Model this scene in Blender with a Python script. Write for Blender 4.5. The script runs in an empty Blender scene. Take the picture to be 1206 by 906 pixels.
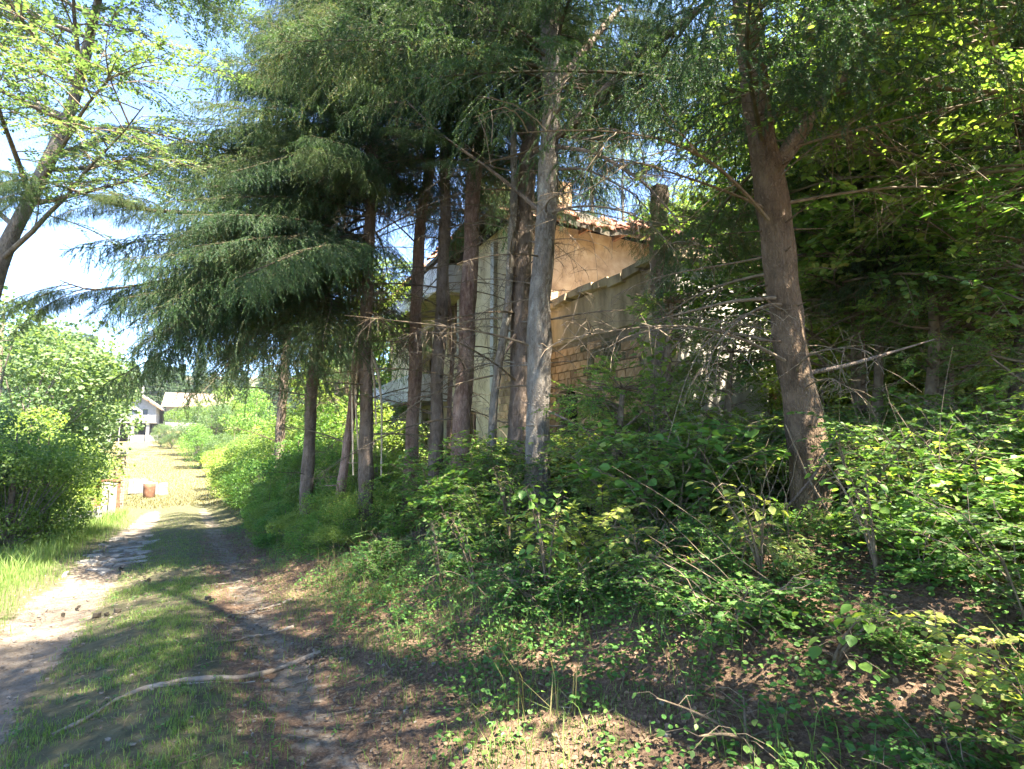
import bpy, math, random
import numpy as np
from mathutils import Vector, Matrix

SC = bpy.context.scene
COL = SC.collection
R = math.radians
RNG = np.random.default_rng(7)
random.seed(7)

# ------------------------------------------------------------------ camera, sky, sun, exposure
EYE = 1.6
F = 620.0                                   # focal length in photo pixels (1206 wide)
PITCH = math.atan2(515 - 453, F)
cam = bpy.data.cameras.new('camera')
cam.sensor_width = 36.0
cam.lens = F / 1206.0 * 36.0
cam.clip_end = 3000
cam.clip_start = 0.05
cam_o = bpy.data.objects.new('camera', cam)
cam_o.location = (0, 0, EYE)
cam_o.rotation_euler = (math.pi / 2 + PITCH, 0, 0)
COL.objects.link(cam_o)
SC.camera = cam_o

SUN_EL = R(60)
SUN_AZ = R(130)                             # clockwise from +Y
world = bpy.data.worlds.new('World')
SC.world = world
world.use_nodes = True
wn = world.node_tree.nodes
wl = world.node_tree.links
sky = wn.new('ShaderNodeTexSky')
sky.sky_type = 'NISHITA'
sky.sun_disc = False
sky.sun_elevation = SUN_EL
sky.sun_rotation = SUN_AZ
sky.air_density = 0.65
sky.dust_density = 0.0
sky.ozone_density = 4.0
wl.new(sky.outputs[0], wn['Background'].inputs[0])
wn['Background'].inputs[1].default_value = 0.075
sun = bpy.data.lights.new('sun', 'SUN')
sun.energy = 4.2
sun.angle = R(0.5)
sun.color = (1.0, 0.91, 0.76)
sun_o = bpy.data.objects.new('sun', sun)
sd = Vector((math.sin(SUN_AZ) * math.cos(SUN_EL), math.cos(SUN_AZ) * math.cos(SUN_EL), math.sin(SUN_EL)))
sun_o.rotation_euler = sd.to_track_quat('Z', 'Y').to_euler()
sun_o.location = (5, -30, 40)
COL.objects.link(sun_o)
SC.view_settings.view_transform = 'Standard'
SC.view_settings.look = 'None'
SC.view_settings.exposure = 3.75
SC.view_settings.gamma = 1.0
SC.cycles.max_bounces = 8
SC.cycles.diffuse_bounces = 4
SC.cycles.transmission_bounces = 6
SC.cycles.use_denoising = True


# ------------------------------------------------------------------ small helpers
def at(px, py, D):
    """world point seen at photo pixel (px, py) at distance D along +Y"""
    x, y = (px - 603) / F, (453 - py) / F
    yy = math.cos(PITCH) - y * math.sin(PITCH)
    zz = y * math.cos(PITCH) + math.sin(PITCH)
    return np.array([x / yy * D, D, EYE + zz / yy * D])


X0, Y0 = -2.3, 3.5
DX, DY = -0.52, 0.854                       # direction of the track


def st(x, y):
    s = (x - X0) * DY - (y - Y0) * DX
    t = (x - X0) * DX + (y - Y0) * DY
    return s, t


def xy(s, t):
    return X0 + s * DY + t * DX, Y0 - s * DX + t * DY


BS = np.array([-300, -60, -30, -14, -8, -4.5, -2.6, -1.9, -1.35, -0.95, -0.55, 0.0, 0.5, 0.85, 1.2, 1.6, 2.2, 3.0, 3.8, 5.0, 8.0, 14, 24, 60, 300], float)
BZ = np.array([-6, -5, -3.4, -1.5, -.75, -.18, .02, .05, .0, -.05, -.03, .04, .02, -.04, .0, .08, .30, .62, .80, .90, 1.25, 2.2, 4.5, 14, 60], float)
TS = np.array([-300, -30, -4, 0, 10, 22, 36, 50, 70, 92, 120, 160, 260, 600], float)
TZ = np.array([10, .6, .15, -.10, -.78, -1.6, -2.1, -1.7, -.8, .0, 2.4, 8, 28, 60], float)


def smooth_interp(x, xs, ys, k):
    return sum(np.interp(x + o * k, xs, ys) * w for o, w in ((-1, .25), (-.5, .2), (0, .1), (.5, .2), (1, .25)))


def vnoise(x, y, seed=0):
    """cheap smooth value noise"""
    xi, yi = np.floor(x).astype(np.int64), np.floor(y).astype(np.int64)
    fx, fy = x - xi, y - yi
    fx, fy = fx * fx * (3 - 2 * fx), fy * fy * (3 - 2 * fy)

    def h(a, b):
        n = (a * 374761393 + b * 668265263 + seed * 974711) & 0xffffffff
        n = ((n ^ (n >> 13)) * 1274126177) & 0xffffffff
        return ((n ^ (n >> 16)) & 0xffff) / 65535.0
    return (h(xi, yi) * (1 - fx) + h(xi + 1, yi) * fx) * (1 - fy) + (h(xi, yi + 1) * (1 - fx) + h(xi + 1, yi + 1) * fx) * fy


def ground_z(x, y):
    x, y = np.asarray(x, float), np.asarray(y, float)
    s, t = st(x, y)
    k = np.clip((np.abs(s) - 1) * .1, .12, 3)
    z = smooth_interp(s, BS, BZ, k)
    far = np.clip((t - 30) / 30, 0, 1)
    z = z * (1 - far * .85) + smooth_interp(t, TS, TZ, 2.5)
    rough = np.clip((s - 1.3) / 2, 0, 1) + np.clip((-s - 2.0) / 3, 0, 1)
    z = z + (vnoise(x * .6, y * .6, 1) - .5) * (.03 + .28 * rough) + (vnoise(x * 2.3, y * 2.3, 2) - .5) * (.02 + .1 * rough) \
        + (vnoise(x * 9, y * 9, 3) - .5) * (.018 + .03 * rough)
    return z


def gz(x, y):
    return float(ground_z(np.array([x]), np.array([y]))[0])


class MB:
    """collects triangles and quads in numpy, then writes one mesh"""
    def __init__(self):
        self.v, self.t, self.q, self.tm, self.qm, self.n = [], [], [], [], [], 0

    def add(self, v, f, m=0):
        v, f = np.asarray(v, np.float32).reshape(-1, 3), np.asarray(f, np.int32)
        if len(v) == 0:
            return self
        (self.t if f.shape[1] == 3 else self.q).append(f + self.n)
        (self.tm if f.shape[1] == 3 else self.qm).append(np.full(len(f), m, np.int32))
        self.v.append(v)
        self.n += len(v)
        return self

    def merge(self, o, M=None, m=None):
        for v in [np.concatenate(o.v)]:
            if M is not None:
                v = v @ np.array(M.to_3x3()).T.astype(np.float32) + np.array(M.translation, np.float32)
            if o.t:
                self.t.append(np.concatenate(o.t) + self.n); self.tm.append(np.concatenate(o.tm) if m is None else np.full(sum(len(a) for a in o.t), m, np.int32))
            if o.q:
                self.q.append(np.concatenate(o.q) + self.n); self.qm.append(np.concatenate(o.qm) if m is None else np.full(sum(len(a) for a in o.q), m, np.int32))
            self.v.append(v)
            self.n += len(v)
        return self

    def mesh(self, name, mats, smooth=False):
        me = bpy.data.meshes.new(name)
        v = np.concatenate(self.v) if self.v else np.zeros((0, 3), np.float32)
        t = np.concatenate(self.t) if self.t else np.zeros((0, 3), np.int32)
        q = np.concatenate(self.q) if self.q else np.zeros((0, 4), np.int32)
        me.vertices.add(len(v))
        me.vertices.foreach_set('co', v.ravel())
        me.loops.add(t.size + q.size)
        me.loops.foreach_set('vertex_index', np.concatenate([t.ravel(), q.ravel()]))
        me.polygons.add(len(t) + len(q))
        st_ = np.concatenate([np.arange(len(t)) * 3, t.size + np.arange(len(q)) * 4]).astype(np.int32)
        me.polygons.foreach_set('loop_start', st_)
        mi = np.concatenate([np.concatenate(self.tm) if self.tm else np.zeros(0, np.int32), np.concatenate(self.qm) if self.qm else np.zeros(0, np.int32)])
        me.polygons.foreach_set('material_index', mi.astype(np.int32))
        me.polygons.foreach_set('use_smooth', np.full(len(mi), bool(smooth)))
        for m in (mats if isinstance(mats, (list, tuple)) else [mats]):
            me.materials.append(m)
        me.update(calc_edges=True)
        return me


def link(name, me, parent=None, loc=None, M=None):
    o = bpy.data.objects.new(name, me)
    COL.objects.link(o)
    if parent is not None:
        o.parent = parent
    if M is not None:
        o.matrix_basis = M
    elif loc is not None:
        o.location = loc
    return o


def tag(o, label=None, cat=None, group=None, kind=None):
    if label: o['label'] = label
    if cat: o['category'] = cat
    if group: o['group'] = group
    if kind: o['kind'] = kind
    return o


def empty(name, loc, label, cat, group=None):
    o = link(name, None, None, tuple(float(a) for a in loc))
    o.empty_display_size = .2
    return tag(o, label, cat, group)


def box(mb, c, size, M=None, m=0, jit=0.0, rng=None):
    sx, sy, sz = [a / 2 for a in size]
    v = np.array([[x, y, z] for x in (-sx, sx) for y in (-sy, sy) for z in (-sz, sz)], float)
    if jit:
        v += (rng or RNG).uniform(-jit, jit, v.shape)
    if M is not None:
        v = v @ np.array(M.to_3x3()).T
    v = v + np.asarray(c, float)
    mb.add(v, [[0, 1, 3, 2], [4, 6, 7, 5], [0, 4, 5, 1], [2, 3, 7, 6], [0, 2, 6, 4], [1, 5, 7, 3]], m)
    return mb


def tube(mb, P, r, n=6, m=0, rough=0.0, cap=False, rng=None):
    """tube along the points P with radii r"""
    P = np.asarray(P, float)
    k = len(P)
    r = np.broadcast_to(np.asarray(r, float), (k,))
    T = np.gradient(P, axis=0)
    T /= np.linalg.norm(T, axis=1, keepdims=True) + 1e-9
    ref = np.array([0, 0, 1.0]) if abs(T[:, 2]).mean() < .8 else np.array([1.0, 0, 0])
    A = np.cross(T, ref); A /= np.linalg.norm(A, axis=1, keepdims=True) + 1e-9
    B = np.cross(T, A)
    a = np.arange(n) * 2 * math.pi / n
    rr = np.repeat(r[:, None], n, 1)
    if rough:
        rr = rr * (1 + (rng or RNG).normal(0, rough, (k, n)))
    v = P[:, None, :] + rr[:, :, None] * (np.cos(a)[None, :, None] * A[:, None, :] + np.sin(a)[None, :, None] * B[:, None, :])
    i = np.arange(k - 1)[:, None] * n
    j = np.arange(n)[None, :]
    j2 = (j + 1) % n
    f = np.stack([i + j, i + j2, i + n + j2, i + n + j], -1).reshape(-1, 4)
    mb.add(v.reshape(-1, 3), f, m)
    if cap:
        base = (k - 1) * n
        c = np.vstack([v[-1], P[-1:]])
        mb.add(c, [[q, (q + 1) % n, n] for q in range(n)], m)
    return mb


def norm(v):
    return v / (np.linalg.norm(v, axis=-1, keepdims=True) + 1e-9)


def needles(mb, A, B, per_m, length, width, rng, m=1, spread=.9, flat=.45):
    """needles along the segments A->B, all in one go"""
    d = B - A
    L = np.linalg.norm(d, axis=1)
    cnt = rng.poisson(L * per_m)
    idx = np.repeat(np.arange(len(A)), cnt)
    n = len(idx)
    if n == 0:
        return mb
    u = rng.random(n)[:, None]
    P = A[idx] + d[idx] * u
    dn = norm(d)[idx]
    rv = rng.normal(size=(n, 3)); rv[:, 2] *= flat
    rv = norm(rv - dn * (rv * dn).sum(1, keepdims=True))
    nd = norm(dn * .75 + rv * spread)
    w = norm(np.cross(nd, rng.normal(size=(n, 3)))) * width * .5
    l = (length * rng.uniform(.7, 1.15, n))[:, None]
    V = np.stack([P - w, P + w, P + nd * l], 1).reshape(-1, 3)
    f = np.arange(n * 3).reshape(-1, 3)
    return mb.add(V, f, m)


LEAF = np.array([[0, 0, 0], [.28, .30, .05], [.68, .27, .06], [1, 0, -.04], [.68, -.27, .06], [.28, -.30, .05]])


def leaves(mb, P, Dr, N, size, m=1, aspect=1.0):
    """folded pointed leaves: P base, Dr direction, N normal, size length"""
    Dr = norm(Dr)
    S = norm(np.cross(N, Dr))
    N = np.cross(Dr, S)
    n = len(P)
    size = np.broadcast_to(size, (n,))
    V = P[:, None, :] + size[:, None, None] * (LEAF[None, :, 0:1] * Dr[:, None, :] + LEAF[None, :, 1:2] * aspect * S[:, None, :] + LEAF[None, :, 2:3] * N[:, None, :])
    b = np.arange(n)[:, None] * 6
    f = np.concatenate([b + np.array([[0, 3, 2, 1]]), b + np.array([[0, 5, 4, 3]])])
    return mb.add(V.reshape(-1, 3), f, m)


# ------------------------------------------------------------------ materials
def nmat(name):
    m = bpy.data.materials.new(name)
    m.use_nodes = True
    nt = m.node_tree
    b = nt.nodes['Principled BSDF']
    b.inputs['Roughness'].default_value = .85
    b.inputs['Specular IOR Level'].default_value = .25
    return m, nt, b


def nd(nt, t, **kw):
    n = nt.nodes.new(t)
    for k, v in kw.items():
        if k.startswith('i_'):
            n.inputs[k[2:].replace('_', ' ')].default_value = v
        else:
            setattr(n, k, v)
    return n


def ramp(nt, src, stops):
    r = nt.nodes.new('ShaderNodeValToRGB')
    e = r.color_ramp.elements
    while len(e) < len(stops):
        e.new(.5)
    for x, (p, c) in zip(e, stops):
        x.position = p
        x.color = (*c, 1)
    nt.links.new(src, r.inputs[0])
    return r.outputs[0]


def coords(nt, scale=(1, 1, 1), kind='Object'):
    tc = nt.nodes.new('ShaderNodeTexCoord')
    mp = nt.nodes.new('ShaderNodeMapping')
    mp.inputs['Scale'].default_value = scale
    nt.links.new(tc.outputs[kind], mp.inputs[0])
    return mp.outputs[0]


def noise(nt, vec, scale, detail=6, rough=.6):
    n = nd(nt, 'ShaderNodeTexNoise')
    n.inputs['Scale'].default_value = scale
    n.inputs['Detail'].default_value = detail
    n.inputs['Roughness'].default_value = rough
    if vec is not None:
        nt.links.new(vec, n.inputs['Vector'])
    return n.outputs['Fac']


def mixc(nt, fac, a, b, blend='MIX'):
    n = nt.nodes.new('ShaderNodeMix')
    n.data_type = 'RGBA'
    n.blend_type = blend
    for s, i in ((fac, 0), (a, 6), (b, 7)):
        if isinstance(s, bpy.types.NodeSocket):
            nt.links.new(s, n.inputs[i])
        else:
            n.inputs[i].default_value = s if i == 0 else (*s, 1)
    return n.outputs[2]


def bump(nt, b, h, strength=.5, dist=.02):
    n = nt.nodes.new('ShaderNodeBump')
    n.inputs['Strength'].default_value = strength
    n.inputs['Distance'].default_value = dist
    nt.links.new(h, n.inputs['Height'])
    nt.links.new(n.outputs[0], b.inputs['Normal'])


def leaf_mat(name, cols, transl=.45, rough=.5, tcol=None):
    """leaf colours vary leaf by leaf and bush by bush; light passes through"""
    m, nt, b = nmat(name)
    g = nt.nodes.new('ShaderNodeNewGeometry')
    oi = nt.nodes.new('ShaderNodeObjectInfo')
    mth = nd(nt, 'ShaderNodeMath', operation='MULTIPLY_ADD')
    nt.links.new(oi.outputs['Random'], mth.inputs[0])
    mth.inputs[1].default_value = .45
    m2 = nd(nt, 'ShaderNodeMath', operation='MULTIPLY')
    nt.links.new(g.outputs['Random Per Island'], m2.inputs[0]); m2.inputs[1].default_value = .55
    nt.links.new(m2.outputs[0], mth.inputs[2])
    c = ramp(nt, mth.outputs[0], [(i / (len(cols) - 1), x) for i, x in enumerate(cols)])
    nt.links.new(c, b.inputs['Base Color'])
    b.inputs['Roughness'].default_value = rough
    b.inputs['Specular IOR Level'].default_value = .35
    if transl:
        tr = nt.nodes.new('ShaderNodeBsdfTranslucent')
        t2 = mixc(nt, 1.0, c, tcol or (1.0, 1.0, .45), 'MULTIPLY')
        sc_ = nd(nt, 'ShaderNodeVectorMath', operation='SCALE')
        nt.links.new(t2, sc_.inputs[0]); sc_.inputs['Scale'].default_value = 1.9
        nt.links.new(sc_.outputs[0], tr.inputs[0])
        mx = nt.nodes.new('ShaderNodeMixShader')
        mx.inputs[0].default_value = transl
        nt.links.new(b.outputs[0], mx.inputs[1])
        nt.links.new(tr.outputs[0], mx.inputs[2])
        nt.links.new(mx.outputs[0], nt.nodes['Material Output'].inputs[0])
    return m


def bark_mat(name, dark, mid, light, vs=1.0, lichen=None):
    m, nt, b = nmat(name)
    co = coords(nt, (1, 1, .28))
    n1 = noise(nt, co, 30 * vs, 8, .7)
    vo = nd(nt, 'ShaderNodeTexVoronoi', feature='DISTANCE_TO_EDGE')
    co3 = coords(nt, (1, 1, .45))
    vo.inputs['Scale'].default_value = 48 * vs
    wob = nd(nt, 'ShaderNodeVectorMath', operation='MULTIPLY_ADD')
    nzc = nd(nt, 'ShaderNodeTexNoise'); nzc.inputs['Scale'].default_value = 14; nt.links.new(co3, nzc.inputs['Vector'])
    nt.links.new(nzc.outputs['Color'], wob.inputs[0]); wob.inputs[1].default_value = (.12, .12, .12); nt.links.new(co3, wob.inputs[2])
    nt.links.new(wob.outputs[0], vo.inputs['Vector'])
    n2 = noise(nt, coords(nt, (1, 1, .6)), 3.5, 4)
    c = ramp(nt, n1, [(.28, dark), (.5, mid), (.72, light)])
    c = mixc(nt, ramp(nt, n2, [(.42, (0, 0, 0)), (.62, (.6, .6, .6))]), c, light)
    crack = ramp(nt, vo.outputs['Distance'], [(0, (.45, .42, .4)), (.3, (1, 1, 1))])
    c = mixc(nt, ramp(nt, noise(nt, coords(nt), 7, 4), [(.4, (.1, .1, .1)), (.65, (.75, .75, .75))]), c, mixc(nt, 1.0, c, crack, 'MULTIPLY'))
    if lichen:
        n3 = noise(nt, coords(nt, (1, 1, .7)), 9, 5, .7)
        c = mixc(nt, ramp(nt, n3, [(.56, (0, 0, 0)), (.66, (.8, .8, .8))]), c, lichen)
    nt.links.new(c, b.inputs['Base Color'])
    b.inputs['Roughness'].default_value = .95
    mh = nd(nt, 'ShaderNodeMath', operation='MULTIPLY_ADD')
    nt.links.new(n1, mh.inputs[0]); mh.inputs[1].default_value = .7
    nt.links.new(vo.outputs['Distance'], mh.inputs[2])
    bump(nt, b, mh.outputs[0], 1.0, .02)
    return m


def plain(name, cols, scale=6, rough=.85, bs=.3, bd=.01, stretch=(1, 1, 1), island=0.0):
    m, nt, b = nmat(name)
    n1 = noise(nt, coords(nt, stretch), scale, 8, .65)
    c = ramp(nt, n1, [(.3 + .4 * i / (len(cols) - 1), x) for i, x in enumerate(cols)])
    if island:
        g = nt.nodes.new('ShaderNodeObjectInfo')
        c = mixc(nt, island, c, ramp(nt, g.outputs['Random'], [(0, (.45, .42, .4)), (.5, (.9, .9, .88)), (1, (1.25, 1.15, 1.05))]), 'MULTIPLY')
    nt.links.new(c, b.inputs['Base Color'])
    b.inputs['Roughness'].default_value = rough
    bump(nt, b, n1, bs, bd)
    return m


M = {}
M['needle'] = leaf_mat('spruce_needles', [(.018, .046, .026), (.028, .066, .032), (.045, .095, .036), (.08, .14, .045), (.17, .11, .06)], .3, .5)
M['needle_far'] = leaf_mat('far_spruce_needles', [(.03, .06, .034), (.05, .09, .04), (.07, .12, .05)], .3, .6)
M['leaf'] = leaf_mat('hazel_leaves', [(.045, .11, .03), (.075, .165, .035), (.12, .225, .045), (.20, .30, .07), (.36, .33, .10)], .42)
M['leaf_dark'] = leaf_mat('dark_green_leaves', [(.035, .085, .03), (.06, .125, .035), (.095, .175, .045), (.15, .22, .065), (.30, .27, .11)], .38)  # deeper green leaf tones
M['leaf_bright'] = leaf_mat('yellow_green_leaves', [(.07, .125, .035), (.11, .175, .045), (.16, .225, .055), (.25, .29, .085)], .5)  # lighter, yellower leaf tones
M['leaf_left'] = leaf_mat('plum_tree_leaves', [(.045, .085, .04), (.07, .12, .05), (.10, .155, .065), (.16, .20, .09)], .42)
M['leaf_yellow'] = leaf_mat('pale_leaves', [(.20, .26, .05), (.30, .34, .08), (.36, .36, .10)], .45)
M['herb'] = leaf_mat('herb_leaves', [(.03, .085, .02), (.05, .13, .028), (.09, .18, .035), (.16, .24, .06)], .3)
M['grass'] = leaf_mat('grass_blades', [(.05, .10, .025), (.08, .15, .03), (.13, .20, .045), (.24, .26, .10)], .35, .6)
M['grass_dry'] = leaf_mat('dry_grass', [(.085, .09, .03), (.14, .125, .05), (.19, .165, .075)], .3, .7)
M['litter'] = leaf_mat('fallen_leaves', [(.06, .042, .028), (.12, .08, .05), (.19, .13, .08), (.33, .25, .17)], .1, .8)
M['bark'] = bark_mat('spruce_bark', (.07, .05, .038), (.16, .12, .09), (.28, .22, .18))
M['bark_red'] = bark_mat('reddish_spruce_bark', (.09, .05, .037), (.24, .145, .11), (.44, .32, .26))
M['bark_grey'] = bark_mat('grey_spotted_bark', (.07, .058, .045), (.19, .16, .13), (.31, .28, .235), 1.3, (.36, .34, .29))
M['bark_big'] = bark_mat('dark_flaky_bark', (.04, .026, .016), (.105, .07, .043), (.19, .135, .09), .9)
M['bark_decid'] = bark_mat('smooth_brown_bark', (.07, .06, .05), (.15, .125, .105), (.27, .235, .2), .8)
M['live_twig'] = plain('live_spruce_twigs', [(.035, .035, .018), (.07, .06, .035), (.11, .09, .05)], 12)
M['twig'] = plain('dry_twigs', [(.07, .052, .035), (.14, .105, .07), (.24, .19, .13)], 12)
M['deadwood'] = plain('bare_pale_wood', [(.28, .2, .13), (.45, .36, .25), (.6, .5, .38)], 9, stretch=(1, 1, .2))
M['root'] = plain('worn_root', [(.11, .085, .065), (.22, .18, .14), (.34, .295, .24)], 9, bs=.6, bd=.02, stretch=(1, 1, 1))

# ------------------------------------------------------------------ the ground
def ground_material():
    m, nt, b = nmat('ground_surface')
    co = coords(nt)
    att = nd(nt, 'ShaderNodeAttribute', attribute_name='cover')      # r bare track, g dry meadow, b leaf litter
    sep = nt.nodes.new('ShaderNodeSeparateColor')
    nt.links.new(att.outputs['Color'], sep.inputs[0])
    nL = noise(nt, co, 1.6, 8, .7)
    nM = noise(nt, co, 9, 8, .7)
    nS = noise(nt, co, 60, 5, .7)
    turf = ramp(nt, nM, [(.3, (.05, .046, .024)), (.5, (.085, .08, .04)), (.7, (.13, .115, .065))])
    dirt = ramp(nt, nM, [(.25, (.11, .085, .06)), (.5, (.18, .145, .11)), (.75, (.27, .235, .19))])
    dirt = mixc(nt, .6, dirt, ramp(nt, nS, [(.35, (.6, .6, .6)), (.6, (1.1, 1.1, 1.1))]), 'MULTIPLY')
    litter = ramp(nt, nS, [(.3, (.055, .035, .022)), (.5, (.12, .075, .048)), (.7, (.22, .15, .10))])
    dry = ramp(nt, nM, [(.3, (.10, .088, .036)), (.5, (.15, .125, .05)), (.7, (.20, .165, .08))])

    def edge(sock, a=.38, w=.12):
        ad = nd(nt, 'ShaderNodeMath', operation='ADD'); nt.links.new(sock, ad.inputs[0])
        sb = nd(nt, 'ShaderNodeMath', operation='MULTIPLY_ADD'); nt.links.new(nL, sb.inputs[0]); sb.inputs[1].default_value = 1.0; sb.inputs[2].default_value = -.5
        s2 = nd(nt, 'ShaderNodeMath', operation='MULTIPLY_ADD'); nt.links.new(nM, s2.inputs[0]); s2.inputs[1].default_value = .7; s2.inputs[2].default_value = -.35
        a2 = nd(nt, 'ShaderNodeMath', operation='ADD'); nt.links.new(sb.outputs[0], a2.inputs[0]); nt.links.new(s2.outputs[0], a2.inputs[1])
        nt.links.new(a2.outputs[0], ad.inputs[1])
        return ramp(nt, ad.outputs[0], [(a, (0, 0, 0)), (a + w, (1, 1, 1))])
    c = mixc(nt, edge(sep.outputs[2]), turf, litter)
    c = mixc(nt, edge(sep.outputs[1]), c, dry)
    c = mixc(nt, edge(sep.outputs[0]), c, dirt)
    red = nd(nt, 'ShaderNodeAttribute', attribute_name='red_earth')
    c = mixc(nt, red.outputs['Fac'], c, ramp(nt, nM, [(.3, (.13, .06, .035)), (.6, (.24, .12, .075)), (.75, (.33, .19, .13))]))
    nt.links.new(c, b.inputs['Base Color'])
    b.inputs['Roughness'].default_value = .95
    mh = nd(nt, 'ShaderNodeMath', operation='MULTIPLY_ADD')
    nt.links.new(nM, mh.inputs[0]); mh.inputs[1].default_value = 1.5; nt.links.new(nS, mh.inputs[2])
    bump(nt, b, mh.outputs[0], .7, .03)
    return m


def sst(a, lo, hi):
    u = np.clip((a - lo) / (hi - lo), 0, 1)
    return u * u * (3 - 2 * u)


def bare(s, t):
    w1 = np.exp(-((s + 1.05) / .5) ** 2 * 1.5) * sst(t, 30, 20) * .9
    w2 = np.exp(-((s - .85) / .4) ** 2 * 1.4) * sst(t, 30, 22) * .5
    near = .0 * sst(t, -.2, -1.5) * sst(np.abs(s - .3), 1.6, .8)
    return np.clip(np.maximum(np.maximum(w1, w2), near), 0, 1)


def cover(x, y):
    s, t = st(x, y)
    br = bare(s, t)
    lit = sst(s, .1, .8) * sst(t, 16, 8) * .9
    dry = sst(t, 36, 44) * sst(t, 150, 110) * sst(s, -16, -9) * sst(s, 12, 6) * .95
    return br, dry, lit


# earth bank scrape at the foot of the shrubs
RX, RY = at(432, 690, 5.6)[:2]


def nonuni(fine_lo, fine_hi, step, lo, hi, g=1.12):
    a = list(np.arange(fine_lo, fine_hi, step))
    d = step
    while a[-1] < hi:
        d *= g; a.append(a[-1] + d)
    d = step
    while a[0] > lo:
        d *= g; a.insert(0, a[0] - d)
    return np.array(a)


gs = nonuni(-5, 7, .055, -500, 500)
gt = nonuni(-4.5, 12, .055, -300, 900)
SS, TT = np.meshgrid(gs, gt, indexing='ij')
GX, GY = xy(SS, TT)
GZ = ground_z(GX, GY)
GZ = GZ + bare(SS, TT) * (vnoise(GX * 26, GY * 26, 9) - .5) * .016 - bare(SS, TT) * .018
V = np.stack([GX, GY, GZ], -1).reshape(-1, 3)
ni, nj = len(gs), len(gt)
ii, jj = np.meshgrid(np.arange(ni - 1), np.arange(nj - 1), indexing='ij')
Fq = np.stack([ii * nj + jj, (ii + 1) * nj + jj, (ii + 1) * nj + jj + 1, ii * nj + jj + 1], -1).reshape(-1, 4)
fs = (gs[:-1] + gs[1:])[ii].ravel() / 2
ft = (gt[:-1] + gt[1:])[jj].ravel() / 2
is_track = (np.abs(fs) < 1.45) & (ft < 34)
is_meadow = (ft >= 34) & (ft < 130) & (np.abs(fs) < 40)
is_bank = (fs >= 1.45) & (fs < 9) & (ft < 34) & (ft > -30)
is_ground = ~(is_track | is_meadow | is_bank)
gm = ground_material()


def ground_piece(name, mask, label):
    f = Fq[mask]
    u, inv = np.unique(f.ravel(), return_inverse=True)
    mb = MB().add(V[u], inv.reshape(-1, 4))
    me = mb.mesh(name, gm, True)
    ca = me.color_attributes.new('cover', 'FLOAT_COLOR', 'POINT')
    br, dry, lit = cover(V[u, 0], V[u, 1])
    ca.data.foreach_set('color', np.stack([br, dry, lit, np.ones_like(br)], 1).astype(np.float32).ravel())
    re = me.attributes.new('red_earth', 'FLOAT', 'POINT')
    d2 = ((V[u, 0] - RX) ** 2 + (V[u, 1] - RY) ** 2) / .3
    rv = np.clip(1.5 * np.exp(-d2) - .3 + (vnoise(V[u, 0] * 6, V[u, 1] * 6, 5) - .5) * .5 * (d2 < 4), 0, 1)
    re.data.foreach_set('value', rv.astype(np.float32))
    o = link(name, me)
    tag(o, label, None, None, 'structure')
    return o


ground = ground_piece('ground', is_ground, 'rough green ground left of the track and on the wooded hill')
track = ground_piece('dirt_track', is_track, 'pale dirt track with two wheel ruts and a grassy middle')
bank = ground_piece('bank', is_bank, 'sloping earth bank under the trees beside the track')
meadow = ground_piece('meadow', is_meadow, 'dry yellow meadow below the far white house')


# ------------------------------------------------------------------ vegetation kit (meshes shared by the copies)
def spruce_bough_mesh(seed, L=3.0, hang=1.0, per_m=430, bare=False, nside=34):
    rng = np.random.default_rng(seed)
    mb = MB()
    n = 16
    x = np.linspace(0, L, n)
    u = x / L
    z = .10 * L * np.sin(u * 2.0) - .30 * L * u ** 2 + .10 * L * u ** 4 * 1.2
    y = .05 * L * np.sin(u * 3 + rng.uniform(0, 6)) * u
    P = np.stack([x, y, z], 1)
    tube(mb, P, np.linspace(.022, .003, n) * (L / 3), 5, 0)
    A, B = [], []
    for k in range(nside):
        f = .12 + .86 * (k + rng.uniform(-.3, .3)) / nside
        p0 = np.array([np.interp(f, u, P[:, i]) for i in range(3)])
        sd_ = 1 if k % 2 else -1
        l = (.42 * L * (1 - f) ** .8 + .16) * rng.uniform(.65, 1.15) * (.55 + .9 * min(f * 2.2, 1)) * .8
        d = np.array([.75 + .3 * f, sd_ * rng.uniform(.6, 1.1), rng.uniform(-.1, .12)])
        d /= np.linalg.norm(d)
        m_ = 6
        w = np.linspace(0, 1, m_)
        q = p0 + np.outer(w * l, d)
        q[:, 2] -= w ** 2 * l * .42 * hang * rng.uniform(.7, 1.3)
        tube(mb, q, np.linspace(.0045, .0015, m_), 3, 0)
        if not bare or rng.random() < .0:
            A.append(q[1:-1]); B.append(q[2:])
        ns = int(l / (.055 if not bare else .12))
        for c in range(ns):
            g = (c + rng.random()) / max(ns, 1)
            if g < .12:
                continue
            q0 = np.array([np.interp(g, w, q[:, i]) for i in range(3)])
            ll = rng.uniform(.10, .34) * (.55 + .5 * hang) * (1 - .35 * g)
            sgn = 1 if c % 2 else -1
            dd = d * rng.uniform(.2, .6) + np.array([rng.normal(0, .25), sgn * rng.uniform(.1, .6), -rng.uniform(.25, 1.0) * hang])
            dd /= np.linalg.norm(dd)
            q1 = q0 + dd * ll * .5
            q2 = q1 + (dd + np.array([rng.normal(0, .12), rng.normal(0, .12), -.55 * hang])) * ll * .5
            tube(mb, np.array([q0, q1, q2]), [.0018, .0015, .001], 3, 0)
            if not bare:
                A.append(np.array([q0, q1])); B.append(np.array([q1, q2]))
                if ll > .2:
                    for e in range(2):
                        q3 = q1 + (dd * .6 + rng.normal(0, .5, 3) + np.array([0, 0, -.3])) * ll * .45
                        A.append(q1[None]); B.append(q3[None])
    if A:
        needles(mb, np.concatenate(A), np.concatenate(B), per_m, .019, .0046, rng)
    return mb


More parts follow.
